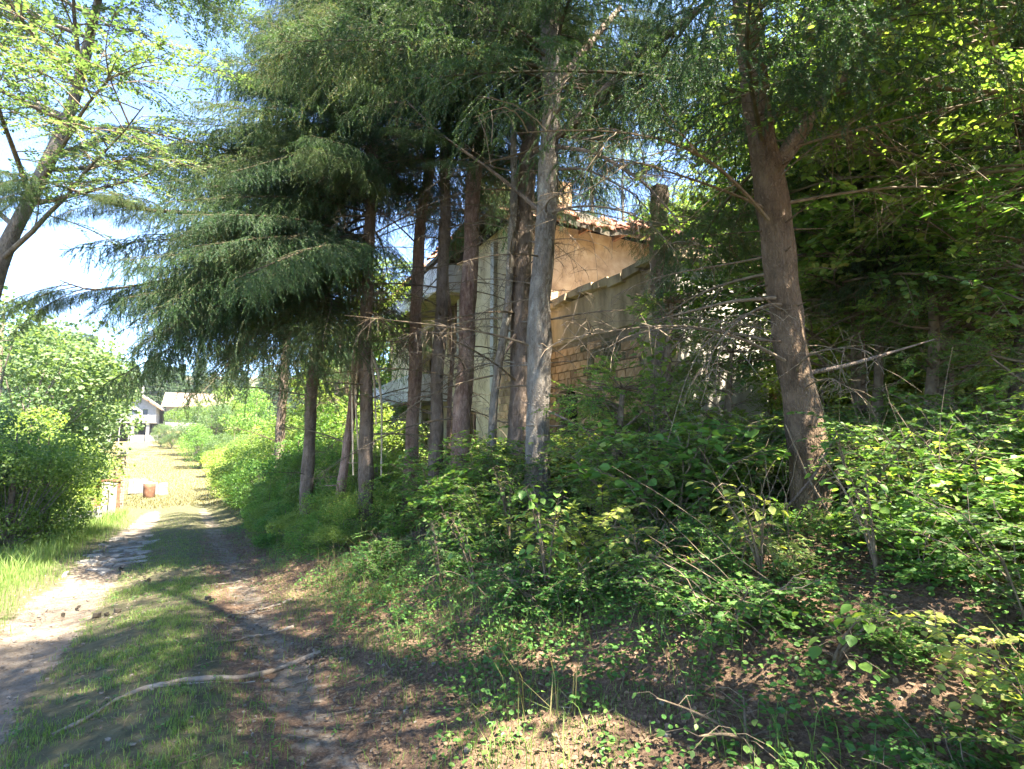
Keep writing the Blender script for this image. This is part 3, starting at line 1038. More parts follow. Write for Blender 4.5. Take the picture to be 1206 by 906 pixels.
# big dark spruce mass over the track: two trunks
TR.append(spruce(at(430, 560, 9)[:2], trunk_pts((432, 430, 9), (434, 300, 9), (440, 150, 9)), .215, 15,
      'spruce trunk with a snapped pale branch hanging at its right side', z_live=4.6, n_live=135, n_dead=8, reach=3.2, az_bias=(R(205), 1.0), group=G1, z_dead=1.5, tilts=(-.5, -.05), avoid=lambda z, a: z < 8.5 and math.cos(a) > .1))
TR.append(spruce(at(362, 530, 10.5)[:2], trunk_pts((370, 440, 10.5), (384, 330, 10.5), (392, 200, 10.5)), .22, 16,
      'leaning spruce with the low dark boughs over the track', z_live=4.3, n_live=190, n_dead=6, reach=3.7, az_bias=(R(190), 1.1), group=G1, z_dead=.8, tilts=(-.55, -.08), avoid=lambda z, a: z < 7 and math.cos(a) > .5))
TR.append(spruce(at(400, 570, 9.4)[:2], trunk_pts((408, 530, 9.4), (417, 480, 9.4), (428, 380, 9.4)), .14, 9,
      'thin leaning spruce beside a dark twin stem', 'bark_red', z_live=6.2, n_live=24, n_dead=12, reach=2.2, group=G1, z_dead=.7))
TR.append(spruce(at(484, 530, 9.8)[:2], trunk_pts((487, 420, 9.8), (494, 300, 9.8), (505, 200, 9.8)), .235, 17,
      'reddish spruce trunk, sunlit low down, left of the darker one', 'bark_red', z_live=6.9, n_live=64, n_dead=20, reach=2.8, group=G1))
TR.append(spruce(at(514, 540, 9.2)[:2], trunk_pts((517, 420, 9.2), (521, 290, 9.2), (527, 160, 9.2)), .22, 17,
      'dark straight spruce trunk with short broken stubs', 'bark', z_live=6.3, n_live=70, n_dead=20, reach=2.8, group=G1))
TR.append(spruce(at(529, 520, 9.6)[:2], trunk_pts((531, 420, 9.6), (524, 300, 9.6)), .07, 8,
      'very thin reddish stem close behind the dark trunk', 'bark_red', z_live=6.8, n_live=10, n_dead=10, reach=1.2, group=G1))
TR.append(spruce(at(537, 530, 9)[:2], trunk_pts((546, 430, 9), (556, 300, 9), (563, 130, 9)), .30, 18,
      'pinkish sunlit spruce trunk leaning slightly right', 'bark_red', z_live=7.0, n_live=66, n_dead=16, reach=2.8, group=G1))
TR.append(spruce(at(577, 550, 8)[:2], trunk_pts((582, 480, 8), (594, 380, 8), (603, 260, 8), (608, 150, 8)), .11, 12,
      'slender pale speckled spruce stem', 'bark_grey', z_live=7.5, n_live=26, n_dead=14, reach=1.5, group=G1))
TR.append(spruce(at(608, 560, 8.2)[:2], trunk_pts((612, 420, 8.2), (617, 300, 8.2), (624, 120, 8.2)), .34, 19,
      'thick dark spruce trunk with torn pale bark', 'bark', z_live=6.9, n_live=74, n_dead=22, reach=3.0, group=G1))
TR.append(spruce(at(633, 590, 6.6)[:2], trunk_pts((636, 440, 6.6), (641, 300, 6.6), (648, 100, 6.6)), .285, 18,
      'grey speckled spruce trunk nearest to the ruin\'s brick wall', 'bark_grey', z_live=6.3, n_live=72, n_dead=20, reach=3.0, group=G1, z_dead=1.9))
TR.append(spruce(at(962, 640, 4.4)[:2], trunk_pts((950, 520, 4.4), (925, 380, 4.4), (905, 230, 4.4), (884, 60, 4.4)), .25, 17,
      'massive dark spruce trunk with flaky bark at the right', 'bark_big', z_live=4.0, n_live=60, n_dead=20, reach=3.2, group=G1, z_dead=.9, az_bias=(R(10), 1.2), rng=np.random.default_rng(11)))
TR.append(spruce(at(1205, 640, 5.6)[:2], trunk_pts((1210, 400, 5.6), (1216, 200, 5.6)), .24, 14,
      'spruce at the right edge with a tangle of dead twigs', 'bark', z_live=3.6, n_live=60, n_dead=26, reach=2.6, group=G1, z_dead=.6, az_bias=(R(190), 1.0)))
TR.append(spruce(at(1072, 560, 12)[:2], trunk_pts((1070, 300, 12), (1067, 200, 12)), .2, 16,
      'thin dark spruce behind the massive trunk', 'bark', z_live=4.2, n_live=64, n_dead=24, reach=3.0, group=G1))

# the heavy bare limbs of the grey trunk
root, P, pos, b = TR[9]


def limb(root, b, pts, r0, r1, mat='bark', name='limb'):
    Q = np.array(pts) - b
    n = 24
    w = np.linspace(0, len(Q) - 1, n)
    q = np.stack([np.interp(w, np.arange(len(Q)), Q[:, i]) for i in range(3)], 1)
    for _ in range(6):
        q[1:-1] = (q[:-2] + 2 * q[1:-1] + q[2:]) / 4
    mb = MB(); tube(mb, q, np.linspace(r0, r1, n), 8, 0, .04)
    link(name, mb.mesh(name, [M[mat]], True), root)
    return q


LRNG = np.random.default_rng(77)
for pts, r0, r1 in (
        ([(646, 162, 6.6), (675, 150, 6.4), (740, 75, 6.0), (800, 30, 5.7), (850, -10, 5.4)], .07, .035),
        ([(650, 110, 6.6), (672, 80, 6.7), (700, 45, 6.9), (730, 10, 7.0)], .075, .04),
        ([(646, 172, 6.6), (700, 178, 6.2), (760, 215, 5.9), (800, 262, 5.6)], .03, .008),
        ([(645, 200, 6.6), (690, 198, 6.3), (750, 230, 6.0)], .024, .006),
        ([(644, 160, 6.6), (720, 165, 6.3), (800, 160, 6.0)], .02, .006),
        ([(640, 250, 6.6), (660, 225, 6.5), (680, 205, 6.4)], .02, .006),
        ([(638, 250, 6.6), (585, 205, 6.8), (520, 160, 7.0), (480, 120, 7.2)], .03, .008),
        ([(636, 480, 6.6), (680, 500, 6.1), (735, 535, 5.6)], .018, .006)):
    q = limb(root, b, [at(*p) for p in pts], r0, r1)
    if r0 > .021:
        for k in range(9):
            g = LRNG.integers(6, 24)
            link('bough' if r0 > .05 or k < 4 else 'dead_branch', (BOUGH if r0 > .05 or k < 4 else DEAD)[LRNG.integers(6)], root,
                 M=Mloc(q[g], LRNG.uniform(-.8, 1.2) + (math.pi if pts[1][0] < 630 else 0), LRNG.uniform(-.5, 0), LRNG.uniform(-.4, .4), LRNG.uniform(.25, .42)))
root, P, pos, b = TR[8]
for pts, r0, r1 in (([(622, 150, 8.2), (590, 110, 8.3), (560, 50, 8.4), (540, 0, 8.5)], .06, .03), ([(620, 170, 8.2), (600, 130, 8.0), (585, 60, 7.8)], .05, .03),
                    ([(615, 380, 8.2), (604, 400, 8.0), (596, 415, 7.9)], .05, .015)):
    limb(root, b, [at(*p) for p in pts], r0, r1)
# big limbs of the massive trunk, rising to the right, and low forked branches
root, P, pos, b = TR[10]
for pts, r0, r1, mt in (
        ([(915, 190, 4.4), (960, 130, 4.2), (1010, 70, 4.0), (1080, -20, 3.8)], .06, .03, 'bark'),
        ([(912, 205, 4.4), (955, 150, 4.3), (975, 60, 4.3), (985, -20, 4.3)], .045, .02, 'bark'),
        ([(905, 150, 4.4), (960, 60, 4.6), (1040, 20, 4.8)], .03, .01, 'bark'),
        ([(950, 440, 4.4), (1000, 430, 4.3), (1050, 415, 4.3), (1100, 400, 4.4)], .022, .005, 'bark'),
        ([(925, 350, 4.4), (860, 355, 4.2), (780, 375, 4.0)], .02, .006, 'twig'),
        ([(925, 600, 4.2), (960, 560, 3.9), (985, 510, 3.7)], .012, .006, 'bark'),
        ([(985, 620, 3.9), (950, 560, 3.9), (925, 500, 3.9)], .011, .004, 'twig')):
    limb(root, b, [at(*p) for p in pts], r0, r1, mt)
# snapped pale branches on the second trunk
root, P, pos, b = TR[0]
for pts in ([(436, 412, 9), (446, 440, 8.9), (450, 480, 8.8), (449, 560, 8.8)], [(436, 418, 9), (441, 450, 8.9), (443, 500, 8.8)], [(425, 400, 9), (418, 460, 8.9), (422, 530, 8.8)], [(424, 380, 9), (414, 430, 8.8), (416, 560, 8.7)]):
    limb(root, b, [at(*p) for p in pts], .028, .012, 'deadwood', 'snapped_branch')

# broken snag hung with drooping sprays
x, y, _ = at(775, 400, 8.6)
b = np.array([x, y, gz(x, y)])
snag = empty('dead_snag', b, 'short broken snag wrapped in drooping twigs in front of the ruin\'s roof', 'tree')
P = trunk_curve(b, trunk_pts((776, 330, 8.6), (777, 222, 8.6)), b[2] + .1, 30)
mb = MB(); tube(mb, P - b, np.linspace(.17, .15, len(P)), 12, 0, .08, cap=True); link('trunk', mb.mesh('trunk', [M['bark']], True), snag)
for k in range(14):
    f = LRNG.uniform(.6, 1)
    p = P[int(f * (len(P) - 1))] - b
    link('bough' if k % 2 else 'dead_branch', (BOUGH if k % 2 else DEAD)[LRNG.integers(6)], snag, M=Mloc(p, LRNG.uniform(-1.2, 1.2) if k % 3 else LRNG.uniform(0, 6.3), LRNG.uniform(-1.3, -.5), 0, LRNG.uniform(.22, .42)))

# more spruces standing back in the wood and up the hill, crowns closing the top of the view
BK = [(395, 26, 17), (700, 29, 24), (860, 25, 22), (980, 14, 18), (330, 17, 15), (1120, 19, 20)]
for i, (px, D, H) in enumerate(BK):
    lab = ['tall spruce beyond the far end of the ruin', 'spruce rising behind the ruin\'s roof', 
           'spruce on the slope behind the ruin', 'spruce up the slope right of the massive trunk', 'spruce beside the track beyond the big dark crown', 'far spruce high on the right slope'][i]
    xx, yy = at(px, 515, D)[:2]
    spruce((xx, yy), [np.array([xx + .05, yy, gz(xx, yy) + 6])], .3, H, lab, 'bark', z_live=4.0, n_live=46, n_dead=8, reach=3.0, group='spruces standing back in the wood')

for i, (xx, yy, H) in enumerate(((2.4, -1.7, 19), (.4, -2.9, 18), (4.9, -4.6, 20), (-2.2, -4.6, 17), (1.6, -5.6, 19))):
    spruce((xx, yy), [np.array([xx + .05, yy, gz(xx, yy) + 6])], .34, H, 'spruce in the wood behind the viewer, ' + ('at the foot of the bank', 'closest behind the track', 'up the slope', 'on the left verge', 'deep in the wood')[i], 'bark', z_live=5.5, n_live=58, n_dead=4, reach=3.5, group='spruces behind the viewer')

spruce((3.5, .3), [np.array([3.45, .35, gz(3.5, .3) + 6])], .36, 19, 'tall spruce standing right beside the viewer, its boughs over the track', 'bark', z_live=7.0, n_live=34, n_dead=2, reach=4.6, az_bias=(R(165), .9), group='spruces behind the viewer')
# hanging spruce branches reaching in at the top left
root, P, pos, b = TR[1]
for pts, n_ in (([(384, 330, 10.5), (300, 300, 10.0), (200, 330, 9.3), (110, 345, 8.8), (70, 330, 8.6)], 16), ([(386, 290, 10.5), (270, 250, 9.2), (160, 250, 8.0), (60, 215, 7.2), (20, 205, 7.0)], 17),
                ([(386, 250, 10.5), (320, 190, 10), (240, 170, 9.5), (150, 150, 9)], 12)):
    q = limb(root, b, [at(*p) for p in pts], .05, .008, 'bark')
    az0 = math.atan2(q[-1][1] - q[0][1], q[-1][0] - q[0][0])
    for k in range(n_):
        g = 5 + int(19 * k / n_)
        link('bough', BOUGH[LRNG.integers(6)], root, M=Mloc(q[g], az0 + LRNG.uniform(-1.1, 1.1), LRNG.uniform(-.7, -.1), LRNG.uniform(-.3, .3), LRNG.uniform(.3, .52)))

# ------------------------------------------------------------------ leafy trees
deciduous(at(-75, 640, 9)[:2], trunk_pts((0, 310, 9), (40, 220, 9), (75, 150, 9), (105, 60, 9)), .33, 13,
          'leaning tree with a thick trunk and small pale leaves at the left edge', 'left', 24, 13, 5.2, 3.1, seed=1, bscale=(.7, 1.15), dirs=(R(10), 1.3))
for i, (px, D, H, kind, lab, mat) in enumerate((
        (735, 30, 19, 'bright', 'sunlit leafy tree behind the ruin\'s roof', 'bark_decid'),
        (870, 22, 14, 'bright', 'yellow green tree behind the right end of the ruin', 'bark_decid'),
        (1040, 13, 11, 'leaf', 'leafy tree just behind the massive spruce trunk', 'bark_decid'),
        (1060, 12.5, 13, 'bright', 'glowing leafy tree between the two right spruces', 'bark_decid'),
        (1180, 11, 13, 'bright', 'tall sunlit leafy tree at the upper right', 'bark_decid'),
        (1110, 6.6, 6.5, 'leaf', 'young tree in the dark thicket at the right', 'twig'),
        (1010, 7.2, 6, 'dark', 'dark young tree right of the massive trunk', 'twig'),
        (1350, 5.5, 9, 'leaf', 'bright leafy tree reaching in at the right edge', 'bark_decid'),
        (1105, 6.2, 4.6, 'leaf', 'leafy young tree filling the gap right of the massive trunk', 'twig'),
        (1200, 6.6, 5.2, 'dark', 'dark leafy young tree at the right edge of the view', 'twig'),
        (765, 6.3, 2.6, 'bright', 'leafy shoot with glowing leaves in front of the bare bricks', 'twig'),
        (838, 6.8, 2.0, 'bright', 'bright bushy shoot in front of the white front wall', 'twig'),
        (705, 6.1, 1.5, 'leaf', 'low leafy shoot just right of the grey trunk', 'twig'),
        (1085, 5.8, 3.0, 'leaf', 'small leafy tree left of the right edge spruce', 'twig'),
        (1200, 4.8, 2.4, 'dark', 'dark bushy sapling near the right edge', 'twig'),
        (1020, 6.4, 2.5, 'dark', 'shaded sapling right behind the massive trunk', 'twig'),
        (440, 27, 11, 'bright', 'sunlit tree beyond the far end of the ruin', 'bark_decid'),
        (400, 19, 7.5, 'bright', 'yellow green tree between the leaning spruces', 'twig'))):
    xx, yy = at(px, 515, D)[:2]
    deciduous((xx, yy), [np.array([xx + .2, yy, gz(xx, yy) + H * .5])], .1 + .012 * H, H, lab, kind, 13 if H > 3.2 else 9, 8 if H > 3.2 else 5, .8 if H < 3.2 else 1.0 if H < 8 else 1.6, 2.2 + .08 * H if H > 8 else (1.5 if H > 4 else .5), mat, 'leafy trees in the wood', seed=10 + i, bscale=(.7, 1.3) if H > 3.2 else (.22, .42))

# a branch hanging into the top right corner, very close, and one at the top left
for px, py, D, az, n_, lab, kind in ((1260, -40, 3.0, R(200), 7, 'close leafy branch hanging into the upper right corner', 'bright'),):
    p = at(px, py, D)
    xx, yy = at(1500, 600, 3.2)[:2]
    deciduous((xx, yy), [np.array([xx, yy, 3.4])], .14, 5.4, 'leafy young tree just outside the right edge with a branch reaching in', kind, 10, 8, 2.2, 2.3, 'twig', 'leafy trees in the wood', seed=40, dirs=(R(170), .8))

# merged crowns for everything farther off
def crown_mesh(seed, kind, H=8.0, Rr=2.6, n=2600, leaf=.22):
    rng = np.random.default_rng(seed)
    mb = MB()
    if kind == 'conifer':
        A, B = [], []
        for k in range(240):
            f = rng.random() ** .8
            z = H * (.10 + .9 * f); az = rng.uniform(0, 6.28); l = Rr * (1.05 - f) * rng.uniform(.6, 1.1) + .12
            d = np.array([math.cos(az), math.sin(az), 0])
            p = np.array([0, 0, z])
            pts = [p, p + d * l * .5 + [0, 0, -.02 * l], p + d * l + [0, 0, -.22 * l]]
            tube(mb, pts, [.03, .02, .006], 3, 0)
            for q0, q1 in zip(pts[:-1], pts[1:]):
                for c in range(5):
                    g = rng.random(); s_ = q0 + (q1 - q0) * g
                    e = np.cross(d, [0, 0, 1]) * rng.choice([-1, 1]) * rng.uniform(.2, .6) + d * rng.uniform(.1, .4) + np.array([0, 0, -rng.uniform(.05, .45)])
                    A.append(s_); B.append(s_ + e * (.4 + l * .35))
            A += pts[:-1]; B += pts[1:]
        needles(mb, np.array(A), np.array(B), 16, .22, .07, rng, 1)
        return mb.mesh('crown', [M['bark'], M['needle_far']])
    nc = 34
    C_ = norm(rng.normal(size=(nc, 3))) * rng.uniform(.25, 1.0, (nc, 1)) ** .5 * np.array([Rr, Rr, H * .46]) * .82 + np.array([0, 0, H * .52])
    ci = rng.integers(0, nc, n)
    rr = rng.uniform(.16, .34, nc)[ci] * Rr * 1.25
    P = C_[ci] + norm(rng.normal(size=(n, 3))) * (rr * rng.uniform(.45, 1.0, n) ** .5)[:, None] * np.array([1, 1, .75])
    leaves(mb, P, rng.normal(size=(n, 3)) + np.array([0, 0, -.3]), rng.normal(size=(n, 3)) * .7 + np.array([0, 0, 1.0]), leaf * rng.uniform(.6, 1.2, n), 1, 1.2)
    for k in range(nc):
        tube(mb, limb_path(np.array([0, 0, H * .15]), C_[k] - np.array([0, 0, H * .15]), np.linalg.norm(C_[k] - np.array([0, 0, H * .15])), rng, .0, 5), np.linspace(.05, .012, 5) * H / 8, 4, 0)
    return mb.mesh('crown', [M['bark_decid'], {'bright': M['leaf_bright'], 'left': M['leaf_left'], 'leaf': M['leaf']}[kind]])


CR = {'conifer': [crown_mesh(200 + i, 'conifer', 10, 2.4) for i in range(3)],
      'bright': [crown_mesh(210 + i, 'bright', 5, 2.3, 15000, .085) for i in range(3)],
      'left': [crown_mesh(220 + i, 'left', 6, 2.5, 15000, .09) for i in range(3)],
      'leaf': [crown_mesh(230 + i, 'leaf', 5, 2.2, 13000, .09) for i in range(3)]}
mb = MB(); tube(mb, [[0, 0, -.4], [0.02, 0, 1.5], [0, .03, 4], [0, 0, 8.6]], [.17, .13, .09, .02], 8, 0, .03)
FT = mb.mesh('trunk', [M['bark']], True)


def far_tree(x, y, kind, H, label, group, rng, name='tree', width=1.0, sink=0.0):
    z = gz(x, y) - sink
    root = empty(name, (x, y, z), label, 'tree', group)
    base_h = {'conifer': 10, 'bright': 5, 'left': 6, 'leaf': 5}[kind]
    k = H / base_h
    rot = Matrix.Rotation(rng.uniform(0, 6.28), 4, 'Z')
    link('trunk', FT, root, M=Matrix.Diagonal((k * .9, k * .9, k * base_h / 10, 1)))
    link('crown', CR[kind][rng.integers(3)], root, M=rot @ Matrix.Diagonal((k * width, k * width, k, 1)))


fr = np.random.default_rng(5)
# bushes and small trees right of the track
for (s, t, H, kind) in ((1.95, 6.0, 1.1, 'bright'), (1.85, 7.3, 1.15, 'leaf'), (1.9, 8.7, 1.25, 'bright'), (2.0, 4.9, .95, 'leaf'), (2.5, 5.5, 1.35, 'bright'), (2.2, 4.1, .85, 'bright'), (2.7, 4.7, 1.2, 'leaf'), (1.9, 10.2, 1.4, 'leaf'), (2.3, 12.6, 1.9, 'bright'), (2.2, 14.6, 2.2, 'leaf'), (2.2, 17, 2.6, 'bright'), (2.3, 20, 2.6, 'leaf'), (2.3, 22.5, 3.0, 'bright'), (2.2, 25.5, 3.0, 'leaf'), (2.6, 30, 3.4, 'bright'), (2.4, 33, 3.2, 'leaf'), (2.8, 37, 3.6, 'bright'), (3.4, 47, 4.4, 'left'), (2.7, 6.2, 1.3, 'leaf'), (3.5, 6.8, 1.7, 'bright'), (2.5, 7.8, 1.4, 'bright'), (3.5, 8.3, 2.0, 'leaf'), (2.6, 9.6, 1.7, 'leaf'), (2.6, 11.2, 1.8, 'bright'), (3.2, 9.5, 2.3, 'bright'), (2.9, 12.5, 2.6, 'leaf'), (4.6, 11.0, 3.2, 'bright'), (2.9, 15.5, 2.8, 'bright'), (4.8, 14.5, 3.8, 'leaf'), (3.1, 19, 3.2, 'bright'),
                        (5.2, 18, 4.2, 'bright'), (3.4, 23, 3.6, 'leaf'), (5.5, 23, 4.6, 'bright'), (3.8, 28, 3.8, 'bright'), (6.2, 29, 5.0, 'leaf'), (4.3, 34, 4.0, 'bright'), (7.5, 36, 5.5, 'bright'), (5.2, 42, 4.2, 'left')):
    x, y = xy(s, t)
    far_tree(x, y, kind, H, {'bright': 'yellow green', 'leaf': 'deep green', 'left': 'pale green'}[kind] + ' bush ' + ('beside the leaning spruce' if t < 9 else 'right of the flat stones' if t < 14 else 'halfway down the right side of the track' if t < 24 else 'where the track leaves the shade' if t < 35 else 'at the edge of the meadow') + (', hugging the track' if s < 3 else ', set back from the track'), 'bushes right of the track', fr, 'bush', 1.25, .35)
# left of the track: bright bushes in front, taller trees behind
for (px, D, H, kind, wd) in ((20, 11.5, 3.6, 'bright', .9), (58, 13.5, 3.6, 'bright', .8), (-40, 12, 4.4, 'left', 1), (92, 21, 3.0, 'bright', .7), (35, 17, 4.8, 'bright', 1), (56, 23, 6.4, 'left', .8), (-10, 22, 11.5, 'left', 1), (55, 27, 11.5, 'left', .9),
                             (72, 40, 10.5, 'left', .75), (70, 34, 11.5, 'left', .8), (-60, 18, 7, 'left', 1), (-130, 14, 6, 'left', 1)):
    x, y = at(px, 515, D)[:2]
    far_tree(x, y, kind, H, ('low sunny bush' if H < 4 else 'bushy young tree' if H < 6 else 'tall pale green tree') + ' in the left hedge, ' + ('at the picture edge' if px < 0 else 'nearest the tall grass' if D < 14 else 'behind the front bushes' if D < 24 else 'beyond the concrete yard'), 'hedge trees left of the track', fr, 'hedge_tree', wd * 1.1, .5)
# around the far house and meadow
for (px, D, H, kind) in ((190, 80, 4.6, 'left'), (203, 78, 4.6, 'left'), (232, 66, 8, 'bright'), (248, 60, 8, 'left'), (238, 52, 5, 'leaf'), (262, 70, 10, 'bright'), (300, 60, 9, 'leaf'), (104, 78, 9, 'left'), (90, 70, 11, 'left')):
    x, y = at(px, 515, D)[:2]
    far_tree(x, y, kind, H, {'left': 'pale', 'bright': 'sunlit', 'leaf': 'deep green'}[kind] + (' leafy tree beside the far white house' if D > 75 else ' leafy tree on the right of the meadow' if px > 215 else ' leafy tree left of the meadow'), 'trees around the far meadow', fr, 'meadow_tree', 1.0, .3)
for k in range(80):
    px = -60 + k * 5.6 + fr.uniform(-6, 6)
    D = fr.uniform(108, 150)
    x, y = at(px, 515, D)[:2]
    far_tree(x, y, 'conifer', fr.uniform(7, 16) if px > 100 else fr.uniform(14, 21), 'dark spruce in the distant treeline behind the far house', 'distant spruces on the hillside', fr, 'distant_spruce', fr.uniform(1.2, 1.8), .5)
# the hill behind the ruin, so that the wood closes on the right
hr2 = np.random.default_rng(8)
for k in range(26):
    px = 420 + k * 42 + hr2.uniform(-15, 15)
    D = hr2.uniform(24, 40)
    x, y = at(px, 515, D)[:2]
    if in_house(x, y, 1.5):
        continue
    far_tree(x, y, 'bright' if k % 3 else 'leaf', hr2.uniform(10, 17), 'leafy tree on the wooded hill behind the ruin', 'leafy trees on the hill', hr2, 'hill_tree', .9, 1.0)
for k in range(10):
    px = 990 + k * 45 + hr2.uniform(-15, 15)
    D = hr2.uniform(15, 22)
    x, y = at(px, 515, D)[:2]
    far_tree(x, y, 'leaf' if k % 2 else 'bright', hr2.uniform(6, 10), 'bushy tree on the slope right of the ruin', 'bushy trees right of the ruin', hr2, 'slope_tree', .8, .8)

for i, (px, D, H, kind) in enumerate(((1000, 10.5, 4.2, 'bright'), (1075, 9.6, 4.6, 'bright'), (1150, 9.0, 4.4, 'leaf'), (1225, 8.6, 4.6, 'bright'), (1040, 12.5, 5.6, 'leaf'), (1120, 12, 6.0, 'bright'), (1210, 11.5, 6.2, 'leaf'))):
    x, y = at(px, 515, D)[:2]
    far_tree(x, y, kind, H, ('sunlit' if kind == 'bright' else 'deep green') + ' bushy growth closing the wood ' + ('right beside the massive trunk', 'between the massive trunk and the right edge', 'left of the right edge spruce', 'behind the right edge spruce', 'far behind the massive trunk', 'far back in the middle of the thicket', 'far back at the right edge')[i], 'bushy growth closing the wood at the right', hr2, 'thicket_bush', 1.15, .5)

# ------------------------------------------------------------------ undergrowth on the bank
sr = np.random.default_rng(33)
cnt = 0
placed = []
for k in range(26000):
    s = sr.uniform(1.7, 8.5); t = sr.uniform(-4.2, 13)
    x, y = xy(s, t)
    d = math.hypot(x, y)
    if y < .9 or d < 1.9:
        continue
    px = 603 + F * x / y
    if px > 1420 or px < 330:
        continue
    lx, ly = (x - hc[0]) * math.cos(HA) + (y - hc[1]) * math.sin(HA), -(x - hc[0]) * math.sin(HA) + (y - hc[1]) * math.cos(HA)
    if ly > -.3 and lx > -.5:
        continue
    edge = s - (2.3 + (.38 if 400 < px < 1000 and y < 5 else .1) + .3 * math.sin(t * 1.7) + .25 * math.sin(t * 4.1 + 1) - (.2 if px > 800 else 0))
    if edge < 0:
        continue
    gap = .2 + .05 * d
    if any((x - a_) ** 2 + (y - b_) ** 2 < gap * gap for a_, b_ in placed):
        continue
    placed.append((x, y))
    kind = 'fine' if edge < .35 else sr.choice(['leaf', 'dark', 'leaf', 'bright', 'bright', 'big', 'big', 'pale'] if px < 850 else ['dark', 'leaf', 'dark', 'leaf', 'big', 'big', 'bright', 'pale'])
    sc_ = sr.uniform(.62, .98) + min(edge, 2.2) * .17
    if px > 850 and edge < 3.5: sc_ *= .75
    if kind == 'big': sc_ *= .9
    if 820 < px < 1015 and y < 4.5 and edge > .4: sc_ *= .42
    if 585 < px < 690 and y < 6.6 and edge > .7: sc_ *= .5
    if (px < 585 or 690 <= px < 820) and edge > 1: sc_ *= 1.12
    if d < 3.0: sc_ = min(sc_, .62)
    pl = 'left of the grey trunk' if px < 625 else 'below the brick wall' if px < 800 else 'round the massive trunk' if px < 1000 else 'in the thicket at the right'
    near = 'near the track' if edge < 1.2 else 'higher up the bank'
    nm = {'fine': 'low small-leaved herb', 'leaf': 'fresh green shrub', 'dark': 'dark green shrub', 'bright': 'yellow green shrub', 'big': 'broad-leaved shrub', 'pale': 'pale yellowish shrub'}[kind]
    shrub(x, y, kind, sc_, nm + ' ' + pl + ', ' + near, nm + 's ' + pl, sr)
    cnt += 1


def leaf_obj_mesh(mat, seed):
    """one larger leaf, cut fine enough to be seen close up"""
    rng = np.random.default_rng(seed)
    mb = MB()
    w = np.array([0, .12, .3, .5, .7, .88, 1.0]); h = np.array([0, .20, .33, .35, .26, .12, 0]) * rng.uniform(.9, 1.1)
    bend = -.18 * w ** 2
    mid = np.stack([w, 0 * w, bend], 1)
    rt = np.stack([w + .02, h, bend + h * .22 + rng.normal(0, .01, 7)], 1); lt = np.stack([w + .02, -h, bend + h * .22 + rng.normal(0, .01, 7)], 1)
    f = []
    for i in range(6):
        f += [[i, i + 1, 8 + i, 7 + i]]
        f += [[i + 1, i, 14 + i, 15 + i]]
    mb.add(np.vstack([mid, rt, lt]), f)
    return mb.mesh('leaf', [M[mat]], True)


LEAFO = {k: [leaf_obj_mesh(k, i) for i in range(3)] for k in ('leaf', 'leaf_bright', 'leaf_yellow', 'leaf_dark')}


def sapling(x, y, H, lean, n, size, kind, label, seed, name='sapling', start=.25, spread=.5, stems=3):
    """a young plant whose leaves are big enough to be picked out one by one"""
    rng = np.random.default_rng(seed)
    b = np.array([x, y, gz(x, y)])
    root = empty(name, b, label, 'plant', 'large-leaved saplings on the bank')
    per = n // stems
    for s_ in range(stems):
        w = np.linspace(0, 1, 12)
        l2 = np.array(lean) + rng.normal(0, .18, 2) * spread * 2
        h_ = H * rng.uniform(.75, 1.0)
        q = np.stack([w ** 1.4 * l2[0], w ** 1.4 * l2[1], w * h_ - .1 * h_ * w ** 3], 1); q[0, 2] = -.05
        mb = MB(); tube(mb, q, np.linspace(.011, .003, 12), 5, 0)
        st_o = link('stem', mb.mesh('stem', [M['twig']], True), root)
        for c in range(per):
            f = start + (1 - start) * (c + rng.random()) / per
            p = np.array([np.interp(f, w, q[:, i]) for i in range(3)])
            az = c * 2.4 + rng.uniform(-.5, .5)
            o_ = np.array([math.cos(az), math.sin(az), .15])
            r_ = rng.uniform(.06, .3) * spread * (1.3 - .5 * f)
            e = p + o_ * r_
            mb = MB(); tube(mb, [p, (p + e) / 2 + [0, 0, .02], e], [.0022, .0018, .0014], 3, 0)
            link('leaf', LEAFO[kind][rng.integers(3)], root, M=Mloc(e, az + rng.normal(0, .4), rng.uniform(-.75, .15), rng.normal(0, .35), size * rng.uniform(.6, 1.15)))
            link('leaf_stalk', mb.mesh('leaf_stalk', [M['twig']]), root)
    return root


